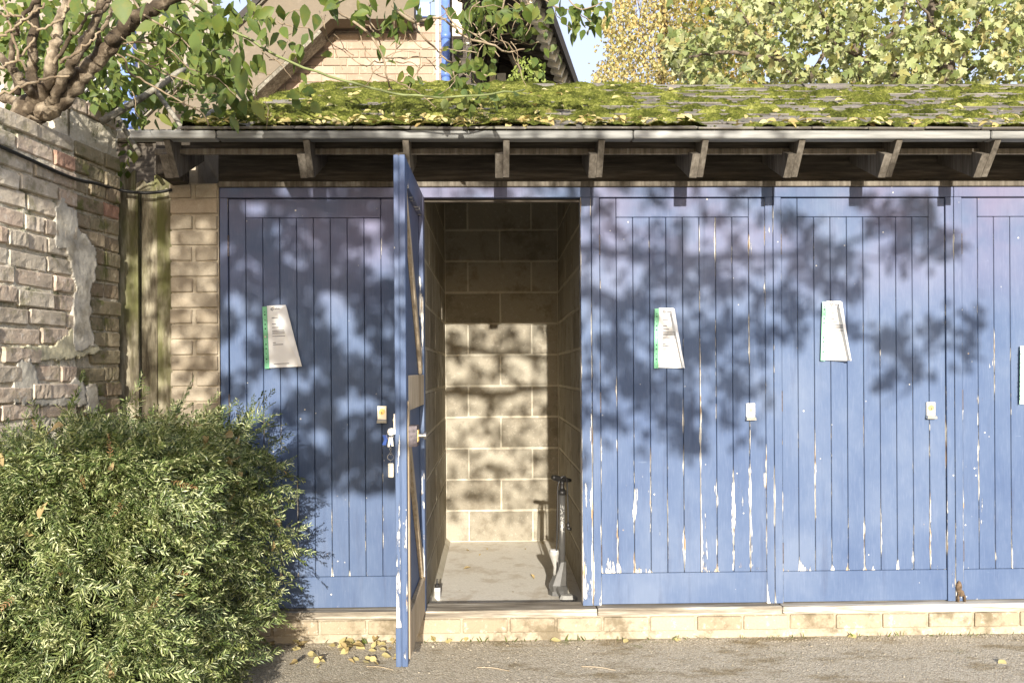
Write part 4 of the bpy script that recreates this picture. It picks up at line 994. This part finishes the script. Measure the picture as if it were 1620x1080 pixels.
# dark core coloured for the shade inside the hedge, then its woody stems
cV = []; cF = []; nb = 0
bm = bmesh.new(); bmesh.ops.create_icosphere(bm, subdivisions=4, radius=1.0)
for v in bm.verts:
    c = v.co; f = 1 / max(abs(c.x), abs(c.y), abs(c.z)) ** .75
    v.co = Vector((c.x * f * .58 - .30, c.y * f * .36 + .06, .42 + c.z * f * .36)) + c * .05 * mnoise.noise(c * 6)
me = bpy.data.meshes.new('shade_core'); bm.to_mesh(me); bm.free(); link('shade_core', me, 'hedge_core', hedge)
for k in range(9):
    x_, y_ = rnd.uniform(-1.9, -1.25), rnd.uniform(-1.15, -.6)
    MB().tube([Vector((x_, y_, 0)) - hedge.location, Vector((x_ + rnd.uniform(-.1, .1), y_, .5)) - hedge.location, Vector((x_ + rnd.uniform(-.1, .1), y_, .85)) - hedge.location], [.02, .015, .006], 7).build('stem', 'dark_bark', hedge, True)
# dry leaves caught on it
DL = [link('x', mesh('fallen_leaf', *leaf_shape(rnd.uniform(.15, .30), rnd.uniform(.3, .8), rnd.uniform(-.5, .6)), True), 'dead_leaf') for _ in range(6)]
DLM = [o.data for o in DL]
for o in DL: bpy.data.objects.remove(o)
YLM = [mesh('fallen_leaf', *leaf_shape(rnd.uniform(.24, .36), rnd.uniform(.02, .2), rnd.uniform(-.2, .25)), True) for _ in range(5)]
for m_ in YLM: m_.materials.append(MT['yellow_leaf'])
def put_leaf(p, nrm, size, label, group, pool=None):
    q = Vector(nrm).to_track_quat('Z', 'Y') @ Euler((rnd.uniform(-.4, .4), rnd.uniform(-.4, .4), rnd.uniform(0, 6.28))).to_quaternion()
    o = link('fallen_leaf', rnd.choice(pool or DLM), None, None, p); o.rotation_mode = 'QUATERNION'; o.rotation_quaternion = q; o.scale = (size,) * 3
    tag(o, label, 'leaf', group); return o
q, nm = hedge_surface(600); cnt = 0
for a, b in zip(q, nm):
    if a[0] < -1.75 or a[2] < .2 or (b[0] < .2 and b[1] > -.2 and b[2] < .3): continue
    put_leaf(a + b * .012, b, rnd.uniform(.035, .060), 'dry curled leaf caught among the yew hedge needles', 'dry leaves caught in the hedge'); cnt += 1
    if cnt >= 34: break

# ================================================================== moss and leaves on the roof
def dome_shape():
    V = [(math.cos(a), math.sin(a), 0) for a in np.linspace(0, 2 * math.pi, 7)[:-1]] + [(.72 * math.cos(a + .5), .72 * math.sin(a + .5), .62) for a in np.linspace(0, 2 * math.pi, 7)[:-1]] + [(0, 0, 1)]
    F = []
    for k in range(6):
        k2 = (k + 1) % 6; F += [(k, k2, 6 + k), (k2, 6 + k2, 6 + k), (6 + k, 6 + k2, 12)]
    return V, F
RN = np.array([0, -math.sin(pitch), math.cos(pitch)]); RU = np.array([0, math.cos(pitch), math.sin(pitch)]); RX = np.array([1., 0, 0])
def moss_h(x_, s_):
    """thickness of the moss: cushions that run together, thinning to the right"""
    cov = .15 if x_ < .2 else (.15 - .13 * (x_ - .2) / .9 if x_ < 1.1 else .02 + .03 * (x_ - 1.1) / 2.2)
    fr_ = (s_ / EXP) % 1.0
    v = mnoise.noise(Vector((x_ * 4.2, s_ * 8, 0))) * .36 + mnoise.noise(Vector((x_ * 13, s_ * 24, 4))) * .24 + cov - .05 + (.10 if fr_ < .28 else -.03) - (.12 if s_ > sl_len - .12 and x_ > .8 else 0)
    if v <= 0: return 0.
    d = mnoise.voronoi(Vector((x_ * 10 + .8 * mnoise.noise(Vector((x_ * 9, s_ * 9, 1))), s_ * 24, 0)))[0][0]
    return min(1, v * 5) * (.003 + .021 * max(0, 1 - d * d * 1.9)) + .004 * mnoise.noise(Vector((x_ * 120, s_ * 120, 3)))
st = .0095; nx, ns = int(4.65 / st), int((sl_len + .02) / st); Hm = np.zeros((ns + 1, nx + 1)); XX = -1.34 + np.arange(nx + 1) * st
for j in range(ns + 1):
    vx = verge(j * st / sl_len)
    for i in range(nx + 1):
        if XX[i] > vx: Hm[j, i] = moss_h(XX[i], j * st)
jj, ii = np.meshgrid(np.arange(ns + 1), np.arange(nx + 1), indexing='ij')
base_h = .012 + .006 * (1 - ((jj * st / EXP) % 1.0))
hh = np.where(Hm > .002, base_h + Hm, -.004); jx = nr.uniform(-.003, .003, hh.shape); js = nr.uniform(-.003, .003, hh.shape)
PV = np.stack([(-1.34 + ii * st + jx).ravel(), np.zeros(hh.size), np.zeros(hh.size)], 1); sv = (jj * st + js).ravel(); hv = hh.ravel()
PV[:, 1] = EY + sv * math.cos(pitch) - hv * math.sin(pitch); PV[:, 2] = EZ + sv * math.sin(pitch) + hv * math.cos(pitch)
on = Hm > .002; cell = on[:-1, :-1] | on[1:, :-1] | on[:-1, 1:] | on[1:, 1:]
cj, ci = np.nonzero(cell); a_ = cj * (nx + 1) + ci; Q = np.stack([a_, a_ + 1, a_ + nx + 2, a_ + nx + 1], 1)
us, inv = np.unique(Q, return_inverse=True); Q = inv.reshape(Q.shape)
mo = link('moss', fast_mesh('moss', PV[us], Q, True), 'moss', roof); mo['kind'] = 'stuff'; mo['label'] = 'thick cushions of bright green moss over the tiles'
nb = 26000; oj, oi = np.nonzero(Hm > .008); k_ = nr.integers(0, len(oj), nb); bpz = PV[oj[k_] * (nx + 1) + oi[k_]] + nr.normal(size=(nb, 3)) * .003
blade = ([(-.12, 0, 0), (.12, 0, 0), (0, 1, 0)], [(0, 1, 2)])
fz = link('moss', scatter('moss', blade, frames(RN + rand_unit(nb) * .6, rand_unit(nb)), bpz, nr.uniform(.004, .010, nb)), 'moss', roof); fz['kind'] = 'stuff'; fz['label'] = 'fine moss shoots over the cushions'
lp, lu = [], []
for _ in range(520):
    s_ = abs(rnd.gauss(0, .09)) + .0 if rnd.random() < .78 else rnd.uniform(0, 1.5)
    x_ = rnd.uniform(-1.3, 3.2) if rnd.random() < .4 else rnd.uniform(-1.3, .7)
    if x_ > verge(min(1, s_ / sl_len)) and s_ < 1.55: lp.append(tuple(roofpt(x_, s_ + .005, rnd.uniform(.022, .04))))
lp = np.array(lp); n = len(lp); nn = RN + rand_unit(n) * .55
ll = link('leaf_litter', scatter('leaf_litter', leaf_shape(.3, .25, .15), frames(np.cross(nn, rand_unit(n)), nn), lp, nr.uniform(.022, .05, n), True), 'yellow_leaf')
tag(ll, 'dry yellow and brown leaves lying along the mossy eaves', 'leaves', kind='stuff')

# ================================================================== on the ground
for _ in range(64):
    t = abs(rnd.gauss(0, .5)); px, py = 560 + rnd.gauss(0, 55), 1012 + abs(rnd.gauss(0, 22))
    if rnd.random() < .25: px, py = rnd.uniform(420, 660), rnd.uniform(1006, 1062)
    d = ray(px, py); t = -CAM_Z / d.z; p = Vector((0, -CAM_D, CAM_Z)) + d * t
    if p.y > -.06: p.y = -.07
    put_leaf((p.x, p.y, rnd.uniform(.005, .02)), (rnd.uniform(-.3, .3), -.3 + rnd.uniform(-.3, .3), 1), rnd.uniform(.03, .055), 'fallen dry leaf in the drift below the shaded door', 'fallen leaves drifted against the step', YLM if rnd.random() < .6 else DLM)
for (px, py, s_, lb) in ((1067, 1012, .05, 'round yellow leaf on the asphalt below the first door right of the open locker'), (1346, 1001, .05, 'yellow leaf against the step below the second door right of the open locker'), (870, 1008, .05, 'dead leaf against the step below the pump'), (990, 1009, .04, 'dead leaf by the step just right of the open locker'), (1590, 1047, .05, 'greenish dead leaf on the asphalt nearest the right edge'), (706, 1008, .04, 'dead leaf by the step beside the foot of the open door')):
    d = ray(px, py); t = -CAM_Z / d.z; p = Vector((0, -CAM_D, CAM_Z)) + d * t
    put_leaf((p.x, min(p.y, -.065), .010), (0, -.3, 1), s_, lb, 'single leaves along the step', YLM)
for (px, py, s_) in ((733, 901, .05), (845, 917, .035), (742, 872, .03), (770, 868, .025), (860, 862, .03), (832, 870, .025), (758, 880, .022), (812, 938, .03), (727, 935, .02)):
    d = ray(px, py); t = -(CAM_Z - FZ) / d.z; p = Vector((0, -CAM_D, CAM_Z)) + d * t
    put_leaf((p.x, p.y, FZ + .006), (0, 0, 1), s_, 'small brown leaf on the concrete floor of the open locker', 'leaves on the locker floor')
n = 7000; gx = nr.uniform(-1.4, 3.2, n); gy = -.058 - np.abs(nr.normal(0, .30, n)); gy[:3000] = -.058 - np.abs(nr.normal(0, .03, 3000))
octa = ([(1, 0, 0), (-.8, .3, 0), (0, 1, .1), (.1, -1, 0), (0, 0, .7), (0, 0, -.5)], [(0, 2, 4), (2, 1, 4), (1, 3, 4), (3, 0, 4), (2, 0, 5), (1, 2, 5), (3, 1, 5), (0, 3, 5)])
gr = link('grit', scatter('grit', octa, frames(rand_unit(n), rand_unit(n)), np.stack([gx, gy, np.full(n, .0005)], 1), nr.gamma(2.2, .0008, n) + .0006), 'asphalt')
tag(gr, 'loose grit scattered over the asphalt along the step', 'grit', kind='stuff')
for (a, b, lb) in (((580, 1055), (622, 1060), 'pale stalk on the asphalt left of the open door foot'), ((755, 1056), (806, 1062), 'pale stalk on the asphalt in front of the open locker'), ((920, 1055), (974, 1061), 'pale stalk on the asphalt in front of the doors right of the locker'), ((690, 1013), (720, 1010), 'short stalk on the asphalt against the locker step')):
    q = []
    for px, py in (a, ((a[0] + b[0]) / 2, (a[1] + b[1]) / 2 - 2), b):
        d = ray(px, py); t = -CAM_Z / d.z; q.append(Vector((0, -CAM_D, CAM_Z + .004)) + d * t)
    tag(MB().tube(smooth_path(q, 4), .0018, 5).build('straw', 'bare_wood'), lb, 'stalk', 'stalks on the asphalt')
# weeds in the joint of the step
wp, wdir = [], []
for _ in range(150):
    x_ = rnd.uniform(-.9, 3.1); wp.append((x_, -.058 - rnd.random() * .012, .0)); wdir.append((rnd.gauss(0, .6), rnd.uniform(-.8, .1), 1))
wp, wdir = np.array(wp), np.array(wdir); n = len(wp)
wd = link('weeds', scatter('weeds', leaf_shape(.09, .2, .3), frames(wdir, rand_unit(n)), wp, nr.uniform(.012, .04, n)), 'shrub_leaf')
tag(wd, 'tiny weeds sprouting along the foot of the brick step', 'weeds', kind='stuff')

# ================================================================== trees behind the shed
def crown(tree, name, shape, n, box, size, mat_, keep=None, **kw):
    pts = []; (px0, px1), (py0, py1), (y0, y1) = box
    while len(pts) < n:
        px, py, Y = rnd.uniform(px0, px1), rnd.uniform(py0, py1), rnd.uniform(y0, y1)
        if keep is None or keep(px, py): pts.append(at(px, py, Y))
    return leaves_obj(name, shape, rel(tree, pts), size, mat_, tree, **kw)
maple = thing('maple_tree', 'broad leaved maple with yellow green leaves behind the shed on the right', 'tree', (3.4, 3.5, 0))
def mlimb(tree, pts, r0, r1, nm, mat_='dark_bark'):
    pth = smooth_path(pts, 5, .006); MB().tube([p - tree.location for p in pth], taper(len(pth), r0, r1), 9).build(nm, mat_, tree, True)
mlimb(maple, [Vector((3.4, 3.5, 0)), Vector((3.38, 3.5, 1.6)), at(1490, 160, 3.5), at(1480, 60, 3.6), at(1470, -120, 3.7)], .11, .05, 'trunk')
for pts in ([(1440, 260, 3.5), (1365, 135, 3.2), (1362, 60, 3.1), (1360, -30, 3.0)], [(1480, 240, 3.5), (1272, 136, 3.0), (1240, 98, 2.9), (1200, 60, 2.8), (1165, 10, 2.7)], [(1490, 200, 3.5), (1512, 138, 3.1), (1532, 70, 3.0), (1565, -5, 2.9)],
            [(1480, 150, 3.5), (1300, 60, 3.0), (1240, 20, 2.9), (1160, -30, 2.8)], [(1530, 80, 3.0), (1490, 50, 2.8), (1450, 0, 2.7)], [(1240, 98, 2.9), (1150, 82, 2.7), (1090, 90, 2.6)], [(1480, 150, 3.5), (1600, 60, 3.4), (1680, -10, 3.3)], [(1280, 130, 3.0), (1310, 60, 2.9), (1290, 0, 2.8)], [(1370, 100, 3.2), (1420, 40, 3.0), (1440, -20, 3.0)]):
    mlimb(maple, [at(*p) for p in pts], .022, .008, 'branch')
def mk(px, py):
    e = 1075 + 26 * math.sin(py * .045 + 1) + (40 if py < 40 else 0)
    if px < e: return rnd.random() < .03
    g_ = mnoise.noise(Vector((px * .016, py * .022, 0)))
    return g_ > -.16 + (.16 if 1150 < px < 1400 and py > 60 else 0) or rnd.random() < .22
for (n, yr, s0, s1) in ((900, (2.3, 2.7), .04, .09), (2300, (2.7, 3.5), .04, .085), (3600, (3.5, 4.6), .045, .085)):
    crown(maple, 'foliage', maple_shape(), n, ((1040, 1680), (-60, 150), yr), (s0, s1), 'maple_leaf', mk, droop=.5, face=.75, spread=.95)
far = thing('distant_tree', 'darker small leaved tree seen through gaps in the maple', 'tree', (5.2, 8.0, 0))
mlimb(far, [Vector((5.2, 8, 0)), Vector((5.2, 8, 3)), Vector((5.3, 8, 7))], .12, .05, 'trunk')
crown(far, 'foliage', OVATE, 5200, ((1075, 1680), (-60, 190), (6.5, 9.)), (.05, .10), 'far_leaf', lambda px, py: mnoise.noise(Vector((px * .03, py * .035, 9))) > -.22)
birch = thing('birch_tree', 'golden small leaved birch with hanging twigs beside the patch of sky', 'tree', (2.6, 10.0, 0))
mlimb(birch, [Vector((2.6, 10, 0)), Vector((2.62, 10, 3.2)), at(1050, 60, 10.), at(1040, -160, 10.)], .12, .05, 'trunk', 'bark')
def bk2(px, py):
    e = 962 + 12 * math.sin(py * .07 + 2) - (14 if 70 < py else 0) + (px * 0)
    if px < e: return rnd.random() < .05 and px > e - 26
    return mnoise.noise(Vector((px * .05, py * .012, 3))) > -.42
for n, yr in ((7500, (8.6, 9.6)), (8500, (9.6, 11))):
    crown(birch, 'foliage', leaf_shape(.36, .1, .1, ((.3, 1.), (.7, .6))), n, ((925, 1230), (-60, 165), yr), (.045, .075), 'birch_leaf', bk2, droop=.9, face=.6)
for _ in range(60):
    px = rnd.uniform(965, 1120); py = rnd.uniform(-60, 60); q = [at(px + rnd.uniform(-4, 4) + k * rnd.uniform(-5, 3), py + k * 28, 9.5) for k in range(4)]
    MB().tube([p - birch.location for p in q], .006, 4).build('twig', 'twig', birch)
bush = thing('light_bush', 'small pale green bush showing above the ridge below the dark eaves', 'bush', at(832, 260, 2.9))
crown(bush, 'foliage', OVATE, 420, ((800, 868), (88, 190), (2.7, 3.1)), (.025, .045), 'bush_leaf', lambda px, py: (px - 834) ** 2 / 33 ** 2 + (py - 140) ** 2 / 52 ** 2 < 1 + rnd.uniform(-.3, .2))
for k in range(5):
    MB().tube([Vector((rnd.uniform(-.03, .03), 0, -2.3)), Vector((rnd.uniform(-.1, .1), 0, .1)), Vector((rnd.uniform(-.2, .2), 0, .55))], [.015, .009, .004], 6).build('stem', 'twig', bush)

# ================================================================== the tree across the yard, whose shade falls on the doors
tree = thing('yard_tree', 'tree across the yard that casts dappled shade on the blue doors', 'tree', (-4.2, -8.2, 0))
def toward_sun(px, py, t=5.8): return at(px, py, 0) - SUN_DIR * t
lam = [(b_, r_) for b_, r_ in ()]
HOLES = [(400, 318, 34), (455, 312, 26), (500, 305, 20), (585, 345, 34), (600, 412, 40), (560, 395, 20), (405, 412, 22), (455, 420, 26), (528, 470, 28), (540, 505, 40), (555, 540, 26), (575, 545, 22), (455, 440, 18), (370, 480, 26), (390, 520, 34), (365, 560, 40), (420, 620, 52), (465, 600, 30), (380, 650, 40), (360, 700, 40), (500, 592, 18), (545, 640, 30), (610, 520, 20), (580, 640, 24), (500, 690, 26), (440, 690, 40)]
def dens(px, py):
    """how much shade the photograph shows on the plane of the doors"""
    f = 0.
    if 335 < px < 640: f = .97 if py < 740 else max(0, .97 - (py - 740) / 190)
    elif 640 <= px < 935: f = .95 if py < 640 else max(0, .95 - (py - 640) / 260)
    elif 935 <= px < 1215: f = .8 if py < 660 else max(0, .8 - (py - 660) / 70)
    elif 180 < px <= 335: f = .42
    if py < 292: f *= max(.0, 1 - (292 - py) / 40)
    for hx, hy, r_ in HOLES:
        q = ((px - hx) ** 2 + (py - hy) ** 2) / (r_ * r_)
        if q < .46: f *= .0
    if px > 640: f *= 1.0 if mnoise.noise(Vector((px * .034, py * .034, 6))) > .02 else .06
    return f
pts = []
for _ in range(19000):
    px, py = rnd.uniform(180, 1215), rnd.uniform(250, 780)
    if rnd.random() < dens(px, py) * (1. if px < 640 else .5): pts.append(toward_sun(px, py, rnd.uniform(5.2, 6.4)))
CLUMP = [(1275, 395, 26, 40, 50), (1250, 350, 22, 22, 26), (1330, 405, 30, 18, 34), (1250, 470, 24, 34, 46), (1300, 440, 22, 30, 34), (1345, 450, 26, 26, 34), (1400, 345, 26, 20, 28), (1425, 390, 20, 34, 44), (1460, 340, 22, 24, 34), (1478, 380, 16, 30, 36), (1440, 320, 30, 12, 18), (1515, 385, 16, 24, 18),
         (1410, 540, 34, 26, 52), (1440, 580, 26, 22, 38), (1480, 520, 30, 20, 30), (1400, 600, 18, 12, 18), (1530, 545, 18, 28, 30), (1550, 500, 16, 18, 14), (1340, 520, 20, 14, 14), (1370, 320, 18, 12, 10), (1265, 530, 18, 22, 22), (1220, 520, 22, 18, 22),
         (1075, 660, 34, 34, 70), (1095, 700, 22, 18, 34), (1020, 600, 36, 30, 66), (980, 560, 30, 40, 54), (1110, 560, 34, 32, 48), (1060, 430, 40, 34, 60), (1130, 440, 26, 34, 44), (1150, 520, 30, 30, 36), (1000, 480, 34, 26, 44), (1170, 620, 22, 20, 22), (960, 660, 24, 16, 22)]
for x_, y_, sx, sy, n in CLUMP:
    pts += [toward_sun(x_ + rnd.gauss(0, .6) * sx, y_ + rnd.gauss(0, .6) * sy, rnd.uniform(5.0, 6.0)) for _ in range(int(n * 1.5))]
leaves_obj('foliage', leaf_shape(.34, .1, .1), rel(tree, pts), (.04, .065), 'shrub_leaf', tree, .4, .8, 1.)
def tl(pts_, r0, r1, nm='branch'):
    pth = smooth_path(pts_, 6, .012); MB().tube([p - tree.location for p in pth], taper(len(pth), r0, r1), 8).build(nm, 'dark_bark', tree, True)
T_ = lambda px, py, t=5.8: toward_sun(px, py, t)
tl([Vector((-4.2, -8.2, 0)), Vector((-4.1, -8.1, 1.4)), Vector((-3.3, -7.6, 2.9)), T_(330, 310, 6.0)], .16, .07, 'trunk')
tl([T_(330, 310, 6.0), T_(430, 420), T_(700, 480), T_(950, 470), T_(1100, 540), T_(1200, 500)], .05, .012)
tl([T_(300, 300), T_(520, 330), T_(800, 380), T_(1050, 400), T_(1250, 400), T_(1480, 350)], .04, .010)
tl([T_(1050, 400), T_(1150, 440), T_(1300, 500), T_(1420, 560), T_(1540, 540)], .016, .006)
tl([T_(430, 420), T_(520, 560), T_(600, 620)], .03, .01); tl([T_(380, 330), T_(470, 480), T_(480, 600)], .03, .01); tl([T_(950, 470), T_(1010, 580), T_(1090, 700)], .016, .006)
tl([T_(1250, 400), T_(1330, 400), T_(1430, 420), T_(1480, 390)], .010, .005); tl([T_(1420, 560), T_(1440, 610), T_(1400, 640)], .006, .004)
